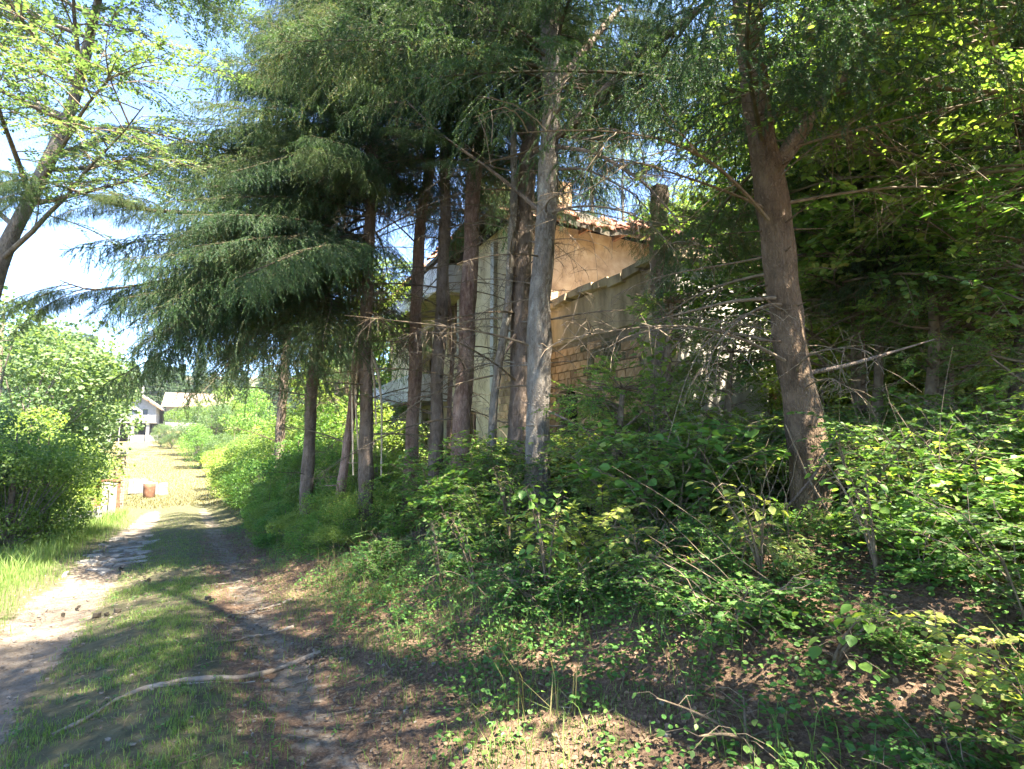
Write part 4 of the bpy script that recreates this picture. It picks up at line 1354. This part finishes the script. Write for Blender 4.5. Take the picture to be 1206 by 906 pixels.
SAP = [(645, 700, 4.1, 1.05, (-.05, -.12), 90, 0.078, 'leaf', 'sapling with broad green leaves below the grey trunk'),
       (560, 690, 4.8, .9, (-.1, -.1), 81, 0.061, 'leaf', 'bushy sapling left of the broad-leaved one at the foot of the bank'),
       (520, 650, 5.2, .8, (-.1, -.1), 60, 0.058, 'leaf_dark', 'dark leafy plant beside the bare red earth'),
       (770, 600, 6.2, 2.7, (-.08, -.1), 150, 0.100, 'leaf_bright', 'tall hazel shoot with glowing leaves before the brick wall'),
       (700, 560, 5.8, 1.1, (.05, -.1), 75, 0.068, 'leaf_bright', 'shoot with a bright yellow tip before the brick wall'),
       (900, 740, 3.2, .72, (-.32, -.05), 54, 0.058, 'leaf_yellow', 'arching sprig with pale yellow green leaves at the centre right'),
       (985, 850, 2.5, .36, (-.05, -.1), 33, 0.068, 'leaf', 'low plant with large fresh leaves near the bottom right'),
       (1040, 780, 3.0, .8, (-.1, -.1), 66, 0.054, 'leaf', 'bramble shoot right of the low fresh plant'),
       (1010, 640, 3.6, .85, (-.1, -.2), 60, 0.061, 'leaf', 'shoot with broad leaves below the massive trunk'),
       (1150, 700, 3.3, .8, (-.2, -.1), 60, 0.051, 'leaf_yellow', 'pale leaved bramble at the right edge'),
       (760, 740, 3.7, .5, (-.1, -.1), 54, 0.051, 'leaf_yellow', 'yellowing seedling among the bank shrubs'),
       (600, 620, 5.6, .9, (0, -.1), 66, 0.061, 'leaf', 'sapling just left of the grey trunk'),
       (830, 660, 4.8, 1.2, (-.1, -.1), 75, 0.054, 'leaf_bright', 'sunlit shoot before the white front wall'),
       (880, 900, 2.35, .2, (0, 0), 30, 0.037, 'leaf_dark', 'small dark seedling on the bare earth at the bottom')]
for i, (px, py, D, H, ln, n_, sz, kd, lab) in enumerate(SAP):
    x, y = at(px, py, D)[:2]
    sapling(x, y, H, ln, n_, sz, kd, lab, 500 + i, start=(.5 if H > 2 else .3) if H > .5 else .05, spread=.5 if H > .5 else .8)

# dry sticks and whips leaning through the thicket
wr = np.random.default_rng(61)
DRY = []
for k in range(5):
    mb = MB()
    w = np.linspace(0, 1, 9)
    for c in range(7):
        q = np.stack([w * wr.uniform(-.5, .5) + wr.normal(0, .15), w * wr.uniform(-.5, .5) + wr.normal(0, .15), w * wr.uniform(.5, 1.5) - w ** 3 * wr.uniform(0, .6)], 1)
        q[:, :2] += np.cumsum(wr.normal(0, .012, (9, 2)), 0); q[0, 2] = -.04
        tube(mb, q, np.linspace(.0042, .0015, 9), 4)
    DRY.append(mb.mesh('dry_stems', [M['twig']]))
for k in range(44):
    px = wr.uniform(560, 1260); D = wr.uniform(3.0, 8.5)
    x, y = at(px, 600, D)[:2]
    s, t = st(x, y)
    if s < 2.6: continue
    o = link('dry_stems', DRY[k % 5], None, M=Mloc((x, y, gz(x, y)), wr.uniform(0, 6.28), wr.normal(0, .45), wr.normal(0, .45), wr.uniform(.5, .95)))
    tag(o, 'bunch of dry leafless stems standing in the thicket', 'dead plant', 'dry stems in the thicket')


# ------------------------------------------------------------------ grass, herbs, fallen leaves
def scatter(n, srange, trange, keep, rng):
    s = rng.uniform(*srange, n); t = rng.uniform(*trange, n)
    x, y = xy(s, t)
    k = keep(s, t, x, y, rng.random(n)) & (y > .9) & (np.abs(x) < y * 1.12 + .4)
    x, y = x[k], y[k]
    return np.stack([x, y, ground_z(x, y)], 1)


def blades(mb, P, h, w, rng, m=0, lean=.45):
    n = len(P)
    a = rng.uniform(0, 6.28, n)
    d = np.stack([np.cos(a), np.sin(a), 0 * a], 1)
    wd = np.stack([-np.sin(a), np.cos(a), 0 * a], 1) * w
    h = (h * rng.uniform(.45, 1.15, n))[:, None]
    ln = rng.uniform(0, lean, n)[:, None] * h
    up = np.array([0, 0, 1.0])
    V = np.stack([P - wd / 2 - up * .01, P + wd / 2 - up * .01, P + up * h * .6 + d * ln * .4 + wd * .4, P + up * h * .6 + d * ln * .4 - wd * .4, P + up * h + d * ln * 1.3], 1)
    b = np.arange(n)[:, None] * 5
    mb.add(V.reshape(-1, 3), b + np.array([[0, 1, 2, 3]]), m)
    mb.add(np.zeros((0, 3)), np.zeros((0, 3), int), m) if False else None
    mb.t.append((b + np.array([[3, 2, 4]]) + mb.n - len(P) * 5).astype(np.int32)); mb.tm.append(np.full(n, m, np.int32))
    return mb


gr = np.random.default_rng(71)
mb = MB()
# tall verge left of the track
P = scatter(230000, (-9, -1.2), (0, 22), lambda s, t, x, y, r: (r < np.clip((-s - 1.35 + .5 * (vnoise(x * 1.3, y * 1.3, 7) - .5)) * 1.6, 0, 1) * np.clip(1.15 - np.hypot(x, y) / 26, .15, 1)), gr)
blades(mb, P, .15, .006, gr)
P = scatter(46000, (-9, -1.9), (4, 24), lambda s, t, x, y, r: r < .5, gr)
blades(mb, P, .34, .010, gr, lean=.6)
# short middle strip and right edge
P = scatter(330000, (-1.5, 2.4), (-2.4, 26), lambda s, t, x, y, r: (r < np.clip(1 - bare(s, t) * 1.7, 0, 1) * np.clip((vnoise(x * 2.2, y * 2.2, 4) * .7 + vnoise(x * 7, y * 7, 6) * .5 - .35) * 2.3, 0, 1) * np.where(s > .25, .28, .48) * np.clip(1.2 - np.hypot(x, y) / 20, .15, 1)), gr)
blades(mb, P, .05, .0045, gr, lean=.9)
P = scatter(420000, (-1.5, 2.2), (-2.4, 5), lambda s, t, x, y, r: (r < .5 * np.clip(1 - bare(s, t) * 2.2, 0, 1) * np.clip((vnoise(x * 2.2, y * 2.2, 4) * .8 + vnoise(x * 7, y * 7, 6) * .5 - .5) * 2.3, 0, 1) * np.where(s > .25, .2, .6)), gr)
blades(mb, P, .032, .0035, gr, lean=1.0)
o = link('verge_grass', mb.mesh('verge_grass', [M['grass']])); tag(o, 'green grass along and between the wheel ruts', 'grass', kind='stuff')
mb = MB()
P = scatter(60000, (-14, 8), (26, 92), lambda s, t, x, y, r: r < .8, gr)
blades(mb, P, .13, .035, gr, lean=.8)
o = link('meadow_grass', mb.mesh('meadow_grass', [M['grass_dry']])); tag(o, 'dry yellow grass of the far meadow', 'grass', kind='stuff')

mb = MB()
P = scatter(26000, (1.4, 5.5), (-4.5, 10), lambda s, t, x, y, r: r < np.clip(vnoise(x * 1.9, y * 1.9, 31) * 2.6 - 1.2, 0, 1), gr)
blades(mb, P, .17, .005, gr, lean=.9)
P = scatter(5000, (1.6, 6), (-4.5, 10), lambda s, t, x, y, r: r < np.clip(vnoise(x * 1.4, y * 1.4, 37) * 2.4 - 1.1, 0, 1), gr)
blades(mb, P, .4, .006, gr, m=1, lean=.8)
o = link('bank_grass', mb.mesh('bank_grass', [M['grass'], M['grass_dry']])); tag(o, 'thin tufts of green and dry grass on the bank', 'grass', kind='stuff')

# fallen leaves on the bank and the edge of the track
mb = MB()
P = scatter(150000, (.4, 5.5), (-4.5, 12), lambda s, t, x, y, r: r < np.clip(s - .5, .05, 1) * .8 * np.clip(vnoise(x * 2, y * 2, 12) * 1.8 - .3, .1, 1), gr)
n = len(P)
leaves(mb, P + [0, 0, .012], np.stack([gr.normal(size=n), gr.normal(size=n), gr.normal(size=n) * .22], 1), np.array([0, 0, 1.0]) + gr.normal(0, .35, (n, 3)), gr.uniform(.010, .034, n), 0, 1.2)
o = link('leaf_litter', mb.mesh('leaf_litter', [M['litter']])); tag(o, 'brown fallen leaves on the earth bank', 'leaf litter', kind='stuff')
# fallen twigs
mb = MB()
P = scatter(2600, (-1.6, 5.5), (-4, 11), lambda s, t, x, y, r: r < np.where(s > .4, .8, .35), gr)
for p in P:
    a = gr.uniform(0, 6.28); l = gr.uniform(.05, .28)
    d = np.array([math.cos(a), math.sin(a), 0]) * l
    q = np.array([p, p + d * .5 + gr.normal(0, .01, 3), p + d]); q[:, 2] = ground_z(q[:, 0], q[:, 1]) + .012
    tube(mb, q, [.004, .003, .002], 3)
o = link('fallen_twigs', mb.mesh('fallen_twigs', [M['twig']])); tag(o, 'thin fallen twigs scattered on the bank', 'twigs', kind='stuff')
mb = MB()
P = scatter(60000, (-1.7, 4.5), (-3.5, 7), lambda s, t, x, y, r: r < .8 * np.clip(vnoise(x * 2.7, y * 2.7, 41) * 1.6 - .3, 0, 1), gr)
a = gr.uniform(0, 6.28, len(P)); d = np.stack([np.cos(a), np.sin(a), gr.normal(0, .12, len(P))], 1); w_ = np.stack([-np.sin(a), np.cos(a), 0 * a], 1) * .0016
l = gr.uniform(.012, .03, len(P))[:, None]; P = P + [0, 0, .006]
mb.add(np.stack([P - w_, P + w_, P + d * l], 1).reshape(-1, 3), np.arange(len(P) * 3).reshape(-1, 3))
P = scatter(16000, (-1.7, .6), (-3.5, 9), lambda s, t, x, y, r: r < .5, gr)
n = len(P)
leaves(mb, P + [0, 0, .006], np.stack([gr.normal(size=n), gr.normal(size=n), gr.normal(size=n) * .2], 1), np.array([0, 0, 1.0]) + gr.normal(0, .3, (n, 3)), gr.uniform(.006, .02, n), 0, 1.2)
o = link('needle_litter', mb.mesh('needle_litter', [M['litter']])); tag(o, 'brown spruce needles and leaf crumbs on the track', 'needle litter', kind='stuff')
# creeping herbs
mb = MB()
P = scatter(15000, (1.2, 6), (-4.5, 13), lambda s, t, x, y, r: r < np.clip((s - 1.1) * .8, .05, .9) * np.clip(vnoise(x * 1.6, y * 1.6, 15) * 2.2 - .5, 0, 1), gr)
P2 = scatter(900, (-1.0, 1.2), (-2.5, 12), lambda s, t, x, y, r: r < .4 * (1 - bare(s, t)), gr)
LP, LD, LN, LS = [], [], [], []
for j, (PP, sz) in enumerate(((P, .032), (P2, .018))):
    n_ = 13
    c = np.repeat(PP, n_, 0)
    a = gr.uniform(0, 6.28, len(c)); r_ = gr.uniform(.0, .09 if j == 0 else .04, len(c)) ; h_ = gr.uniform(.01, .13 if j == 0 else .03, len(c))
    LP.append(c + np.stack([np.cos(a) * r_, np.sin(a) * r_, h_], 1)); LD.append(np.stack([np.cos(a), np.sin(a), gr.uniform(-.4, .5, len(c))], 1))
    LN.append(np.array([0, 0, 1.0]) + gr.normal(0, .4, (len(c), 3))); LS.append(sz * gr.uniform(.5, 1.25, len(c)))
leaves(mb, np.concatenate(LP), np.concatenate(LD), np.concatenate(LN), np.concatenate(LS), 0, 1.15)
o = link('creeping_herbs', mb.mesh('creeping_herbs', [M['herb']])); tag(o, 'small creeping green herbs on the bank', 'ground cover', kind='stuff')
# pebbles
mb = MB()
P = scatter(7000, (-1.7, 3), (-3.5, 12), lambda s, t, x, y, r: r < .3 + .5 * bare(s, t), gr)
for p in P:
    box(mb, p + [0, 0, .002], gr.uniform(.004, .017, 3) * gr.choice([1, 1, 1, 1.9]) * [1, 1, .6], M=Matrix.Rotation(gr.uniform(0, 3), 4, 'Z'), jit=.003, rng=gr)
M['pebble'] = plain('pebble_stone', [(.11, .09, .07), (.19, .16, .13), (.27, .24, .20)], 20)
o = link('pebbles', mb.mesh('pebbles', [M['pebble']])); tag(o, 'small pebbles and crumbs of soil on the track', 'pebbles', kind='stuff')

# ------------------------------------------------------------------ roots across the track
def ground_line(pts, n=60, lift=.02):
    Q = []
    for px, py in pts:
        D = 4.0
        for _ in range(40):                      # walk along the view ray to the ground
            p = at(px, py, D)
            e = p[2] - gz(p[0], p[1])
            D += e * 1.6
            D = max(1.2, D)
        Q.append(at(px, py, D))
    Q = np.array(Q)
    w = np.linspace(0, len(Q) - 1, n)
    q = np.stack([np.interp(w, np.arange(len(Q)), Q[:, i]) for i in range(3)], 1)
    for _ in range(5):
        q[1:-1] = (q[:-2] + 2 * q[1:-1] + q[2:]) / 4
    q[:, :2] += np.cumsum(np.random.default_rng(len(pts)).normal(0, .004, (n, 2)), 0)
    q[:, 2] = ground_z(q[:, 0], q[:, 1]) + lift
    return q


for pts, r, lab in (([(60, 868), (120, 838), (170, 812), (230, 801), (300, 798), (340, 785), (385, 768)], .028, 'longest pale root crossing the track in front'),
                    ([(262, 757), (300, 750), (348, 738)], .019, 'second pale root, just beyond the longest one'),
                    ([(266, 726), (300, 720), (345, 707)], .022, 'third pale root, knobbly and forked'),
                    ([(226, 692), (265, 688), (300, 680)], .014, 'thin pale root on the shaded right rut'),
                    ([(290, 697), (312, 684), (330, 676)], .012, 'thinnest short root at the bank side'),
                    ([(355, 820), (366, 790), (372, 765)], .010, 'thin curved root rising at the bank foot')):
    r *= .85
    q = ground_line(pts, lift=r * .2)
    b = q[0].copy()
    root = empty('tree_root', b, lab, 'root', 'pale roots crossing the track')
    mb = MB()
    n = len(q)
    w = np.linspace(0, 1, n)
    tube(mb, q - b, r * (.45 + .55 * w) * (1 + .25 * np.sin(w * 21) * np.sin(w * 9)), 8, 0, .10, rng=np.random.default_rng(n))
    link('main_strand', mb.mesh('main_strand', [M['root']], True), root)
    if r > .018:
        mb = MB()
        q2 = q[n // 3: n // 3 + 22] - b + np.linspace(0, 1, 22)[:, None] * np.array([.05, -.09, 0]) + [0, 0, -.004]
        tube(mb, q2, np.linspace(r * .5, r * .2, 22), 6, 0, .1)
        link('side_strand', mb.mesh('side_strand', [M['root']], True), root)

# flat stones showing in the left rut
M['flagstone'] = plain('worn_grey_stone', [(.13, .12, .105), (.22, .205, .18), (.31, .295, .265)], 9, island=.5)
qr = np.random.default_rng(19)
for k in range(46):
    t = qr.uniform(6.3, 13.5); s = -.95 + qr.uniform(-.55, .5)
    x, y = xy(s, t)
    n_ = qr.integers(5, 8); a = np.sort(qr.uniform(0, 6.28, n_)); rad = qr.uniform(.10, .24)
    o_ = np.stack([np.cos(a) * rad * 1.3, np.sin(a) * rad * .8], 1)
    z = gz(x, y)
    v_ = np.vstack([np.c_[o_, np.full(n_, -.02)], np.c_[o_ * .93, np.full(n_, .012)], [[0, 0, .016]]])
    mb = MB(); mb.add(v_, [[i, (i + 1) % n_, n_ + (i + 1) % n_, n_ + i] for i in range(n_)]); mb.add(v_, [[n_ + i, n_ + (i + 1) % n_, 2 * n_] for i in range(n_)])
    link('stone', mb.mesh('stone', [M['flagstone']]), track, M=Matrix.Translation((x, y, z - .002)) @ Matrix.Rotation(qr.uniform(0, 3), 4, 'Z') @ Matrix.Rotation(qr.normal(0, .04), 4, 'X'))
# dung-dark clods
mb0 = [MB() for _ in range(3)]
CL = []
for k in range(3):
    m_ = MB()
    for c in range(5):
        box(m_, qr.normal(0, .018, 3) + [0, 0, .012], qr.uniform(.015, .045, 3), M=Matrix.Rotation(qr.uniform(0, 3), 4, 'Z'), jit=.008, rng=qr)
    CL.append(m_.mesh('soil_clod', [M['dark_roof']]))
for px, py in ((127, 725), (136, 723), (170, 682), (175, 685), (143, 677), (115, 727), (75, 726), (92, 718), (142, 671), (246, 709)):
    q = ground_line([(px, py), (px + 1, py)], 2, .005)
    o = link('soil_clod', CL[qr.integers(3)], None, M=Mloc(q[0], qr.uniform(0, 6), 0, 0, qr.uniform(.7, 1.4)))
    tag(o, 'small dark clod of soil lying on the track', 'clod', 'dark clods on the track')

# ------------------------------------------------------------------ things beyond the left hedge
M['white_block'] = plain('white_block', [(.14, .14, .15), (.21, .21, .22), (.27, .27, .28)], 5, island=.15)
M['white_wall'] = plain('white_render', [(.24, .23, .22), (.31, .30, .29)], 3)
M['rust'] = plain('rusty_brown', [(.09, .04, .025), (.16, .08, .05), (.24, .13, .08)], 5)
M['post'] = plain('grey_post', [(.22, .21, .19), (.34, .32, .29)], 5)
# concrete yard
yr = np.random.default_rng(2)
ys, yt = np.linspace(-2.7, -8.5, 22), np.linspace(17.5, 31, 34)
YS, YT = np.meshgrid(ys, yt, indexing='ij'); YX, YY_ = xy(YS, YT)
YZ = ground_z(YX, YY_) + .03
ii, jj = np.meshgrid(np.arange(21), np.arange(33), indexing='ij')
M['yard'] = plain('pale_concrete', [(.2, .19, .17), (.27, .26, .24), (.33, .32, .3)], 1.5)
mb = MB().add(np.stack([YX, YY_, YZ], -1).reshape(-1, 3), np.stack([ii * 34 + jj, (ii + 1) * 34 + jj, (ii + 1) * 34 + jj + 1, ii * 34 + jj + 1], -1).reshape(-1, 4))
o = link('concrete_yard', mb.mesh('concrete_yard', [M['yard']], True)); tag(o, 'pale concrete yard behind the left hedge', kind='structure')
# piles of white blocks
bb = MB(); box(bb, (0, 0, 0), (.30, .2, .14)); BLK = bb.mesh('block', [M['white_block']])
for (px, D, nx_, nz_, lab) in ((171, 34.5, 4, 6, 'left pile of white building blocks beside the track'), (192, 34.0, 3, 5, 'right pile of white building blocks, slightly lower')):
    x, y = at(px, 515, D)[:2]
    root = empty('block_pile', (x, y, gz(x, y)), lab, 'block pile', 'white block piles')
    for i in range(nx_):
        for k in range(nz_):
            if k == nz_ - 1 and yr.random() < .3: continue
            for j in range(2):
                link('block', BLK, root, M=Matrix.Translation(((i - nx_ / 2) * .32 + yr.normal(0, .01), j * .22, .07 + k * .15)) @ Matrix.Rotation(yr.normal(0, .03), 4, 'Z'))
x, y = at(180, 515, 32)[:2]
root = empty('barrel', (x, y, gz(x, y)), 'short rusty barrel in front of the white block piles', 'barrel')
mb = MB(); zz = np.array([0, .02, .25, .3, .55, .6, .82, .84]); rr_ = np.array([.28, .3, .3, .315, .3, .315, .3, .28])
tube(mb, np.stack([0 * zz, 0 * zz, zz], 1), rr_, 18, 0, cap=True); link('drum', mb.mesh('drum', [M['rust']], True), root)
mb = MB(); tube(mb, [[0, 0, .80], [0, 0, .845]], [.295, .295], 18, 0, cap=True); link('rim', mb.mesh('rim', [M['post']]), root)
x, y = at(144, 515, 25)[:2]
root = empty('brick_pillar', (x, y, gz(x, y)), 'orange brick gate pillar behind the left hedge', 'pillar')
pm = MB(); box(pm, (0, 0, 0), (.34, .34, .12), jit=.004); M['pillar_brick'] = plain('dusty_pillar_brick', [(.16, .11, .08), (.26, .19, .14), (.34, .26, .2)], 6)
PMh = pm.mesh('course', [M['pillar_brick']])
for k in range(19):
    link('course', PMh, root, M=Matrix.Translation((0, 0, .06 + k * .132)) @ Matrix.Rotation(yr.normal(0, .02), 4, 'Z'))
mb = MB(); box(mb, (0, 0, 2.6), (.44, .44, .09)); link('cap', mb.mesh('cap', [M['yard']]), root)
for px, D, h, lab in ((129, 22, 1.3, 'left grey concrete post by the yard'), (138, 22, 1.25, 'right grey concrete post by the yard')):
    x, y = at(px, 515, D)[:2]
    mb = MB(); box(mb, (0, 0, h / 2 - .1), (.17, .17, h + .2)); box(mb, (0, 0, h + .03), (.21, .21, .05))
    tag(link('yard_post', mb.mesh('yard_post', [M['post']]), None, (x, y, gz(x, y))), lab, 'post')
x, y = at(131, 515, 23)[:2]
root = empty('work_bench', (x, y, gz(x, y)), 'rusty plank bench beside the brick pillar', 'bench')
mb = MB(); box(mb, (0, 0, 1.42), (1.0, .4, .06)); link('top', mb.mesh('top', [M['rust']]), root)
for sx in (-.42, .42):
    mb = MB(); box(mb, (sx, 0, .69), (.07, .3, 1.38)); link('leg', mb.mesh('leg', [M['rust']]), root)
a, b2 = at(60, 515, 20), at(124, 515, 19.5)
dv = (b2 - a); L_ = float(np.hypot(dv[0], dv[1])); ang = math.atan2(dv[1], dv[0])
mb = MB()
for k in range(6):
    pa = a + dv * (k + .5) / 6
    box(mb, (0 + L_ * (k + .5) / 6 - L_ / 2, 0, gz(pa[0], pa[1]) + .18), (L_ / 6 - .01, .2, .75), jit=.008)
cxy = (a + b2) / 2
tag(link('low_wall', mb.mesh('low_wall', [M['white_wall']]), None, M=Matrix.Translation((cxy[0], cxy[1], 0)) @ Matrix.Rotation(ang, 4, 'Z')), 'low white wall showing through the left hedge', 'wall')

# ------------------------------------------------------------------ the far white house
M['far_roof'] = plain('pale_far_roof', [(.17, .15, .14), (.23, .21, .20)], 3)
M['far_roof2'] = plain('sandy_far_roof', [(.17, .125, .09), (.22, .17, .125)], 3)
M['glass'] = plain('dark_window_glass', [(.03, .04, .055), (.06, .07, .09)], 2, rough=.15)
D = 88
c0 = at(155, 516, D)
fh = empty('far_house', (c0[0], c0[1], gz(c0[0], c0[1]) - .2), 'white house with a gable and balcony beyond the meadow', 'house')
fh.rotation_euler = (0, 0, R(28))
fh.scale = (1.2, 1.2, 1.2)
hz = c0[2] - (gz(c0[0], c0[1]) - .2)


def fpart(name, mb, mat, parent=None):
    return link(name, mb.mesh(name, [M[mat]]), parent or fh)


# ground floor, upper floor, gable
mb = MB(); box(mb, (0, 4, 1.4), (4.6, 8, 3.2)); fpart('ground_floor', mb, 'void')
mb = wall_grid(MB(), 'x', -.4, -2.7, 2.7, 2.9, 5.0, .3, [(-.6, .5, 3.5, 4.6), (1.1, 1.7, 3.0, 4.7)])
wall_grid(mb, 'y', -2.7, -.1, 9, 2.9, 5.0, .3); wall_grid(mb, 'y', 2.7, -.1, 9, 2.9, 5.0, -.3)
mb.add([[-2.7, -.4, 5.0], [2.7, -.4, 5.0], [0, -.4, 7.0], [-2.7, -.1, 5.0], [2.7, -.1, 5.0], [0, -.1, 7.0]], [[0, 1, 2], [5, 4, 3]])
fpart('upper_wall', mb, 'white_wall')
mb = MB(); box(mb, (0, 4, 2.82), (5.6, 10.4, .16)); fpart('floor_slab', mb, 'white_wall')
mb = MB()
for sg in (-1, 1):
    v_ = np.array([[0, -1.2, 7.1], [sg * 3.4, -1.2, 4.6], [sg * 3.4, 9.6, 4.6], [0, 9.6, 7.1]])
    v_ = np.vstack([v_, v_ + [0, 0, .18]])
    mb.add(v_, [[0, 1, 2, 3], [7, 6, 5, 4], [0, 4, 5, 1], [1, 5, 6, 2], [2, 6, 7, 3]])
fr_ = fpart('roof', mb, 'far_roof')
mb = MB()
for sg in (-1, 1):
    v_ = np.array([[0, -1.23, 7.0], [sg * 3.45, -1.23, 4.5], [sg * 3.45, -1.26, 4.75], [0, -1.26, 7.3]])
    mb.add(np.vstack([v_, v_ + [0, .06, 0]]), [[0, 1, 2, 3], [4, 7, 6, 5], [0, 4, 5, 1], [2, 6, 7, 3]])
fpart('verge_board', mb, 'old_wood')
for x_, w_, z0, z1 in ((-.05, 1.0, 3.55, 4.55), (1.4, .5, 3.05, 4.65)):
    mb = MB(); box(mb, (x_, -.2, (z0 + z1) / 2), (w_, .05, z1 - z0)); fpart('window', mb, 'glass')
mb = MB()
for z in (3.15, 3.45, 3.75): box(mb, (0, -1.5, z), (5.6, .05, .17))
for x_ in (-2.7, -.9, .9, 2.7): box(mb, (x_, -1.44, 3.4), (.08, .07, .95))
box(mb, (0, -1.0, 2.815), (5.6, 1.1, .14))
fpart('balcony_rail', mb, 'white_wall')
for x_ in (-2.3, 1.9, .2):
    mb = MB(); box(mb, (x_, -1.1, 1.2), (.35, .3, 3.1)); fpart('pillar', mb, 'white_wall')
mb = MB(); box(mb, (1.4, -.2, .4), (3.4, 1.1, 1.4)); fpart('terrace_wall', mb, 'white_wall')
mb = MB(); box(mb, (.4, 3, 7.7), (.5, .5, 1.1)); fpart('chimney', mb, 'white_wall', fr_)
# second wing behind, with its own gable
mb = MB(); box(mb, (7.5, 6, 3.6), (8, 6, 3.6)); fpart('side_wing', mb, 'white_wall')
mb = MB()
v_ = np.array([[3.0, 1.8, 5.2], [12.2, 1.8, 5.2], [12.2, 6, 7.4], [3.0, 6, 7.4]]); v2 = np.array([[3.0, 10, 5.2], [12.2, 10, 5.2], [12.2, 6, 7.4], [3.0, 6, 7.4]])
for q_ in (v_, v2): mb.add(np.vstack([q_, q_ + [0, 0, .2]]), [[0, 1, 2, 3], [7, 6, 5, 4], [0, 4, 5, 1], [1, 5, 6, 2], [0, 3, 7, 4]])
fpart('wing_roof', mb, 'far_roof2')
mb = MB(); mb.add([[11.52, 3, 5.4], [11.52, 9, 5.4], [11.52, 6, 7.3]], [[0, 1, 2]]); box(mb, (6.5, 2.95, 4.4), (1.6, .06, .9)); fpart('wing_window', mb, 'glass')
# dish
d = at(142, 487, 86)
root = empty('satellite_dish', (d[0], d[1], gz(d[0], d[1])), 'round white satellite dish left of the far house', 'satellite dish')
mb = MB(); tube(mb, [[0, 0, 0], [0, 0, d[2] - gz(d[0], d[1])]], [.06, .06], 8); link('mast', mb.mesh('mast', [M['post']]), root)
mb = MB(); w = np.linspace(0, 1, 6); tube(mb, np.stack([0 * w, -.4 * w ** 2, 0 * w], 1), .02 + w * .85, 20)
link('dish', mb.mesh('dish', [M['white_wall']], True), root, M=Matrix.Translation((0, 0, d[2] - gz(d[0], d[1]))) @ Matrix.Rotation(-.5, 4, 'X'))
print('objects', len(bpy.data.objects), 'tris', sum(len(m.loops) - 2 * len(m.polygons) for m in bpy.data.meshes), 'shrubs', cnt, 'bricks', nb)

# ------------------------------------------------------------------ thin haze box, added to veil the view like lens glare
m = bpy.data.materials.new('glare_veil_haze'); m.use_nodes = True
nt = m.node_tree; nt.nodes.clear()
vo = nt.nodes.new('ShaderNodeVolumePrincipled'); out = nt.nodes.new('ShaderNodeOutputMaterial')
vo.inputs['Color'].default_value = (.86, .92, 1, 1); vo.inputs['Density'].default_value = .0003; vo.inputs['Anisotropy'].default_value = .3
nt.links.new(vo.outputs[0], out.inputs['Volume'])
mb = MB(); box(mb, (0, 150, 35), (1100, 1600, 100))
hz_o = link('haze', mb.mesh('haze', [m])); tag(hz_o, 'thin pale haze added to the air as a glare veil', None, None, 'stuff')
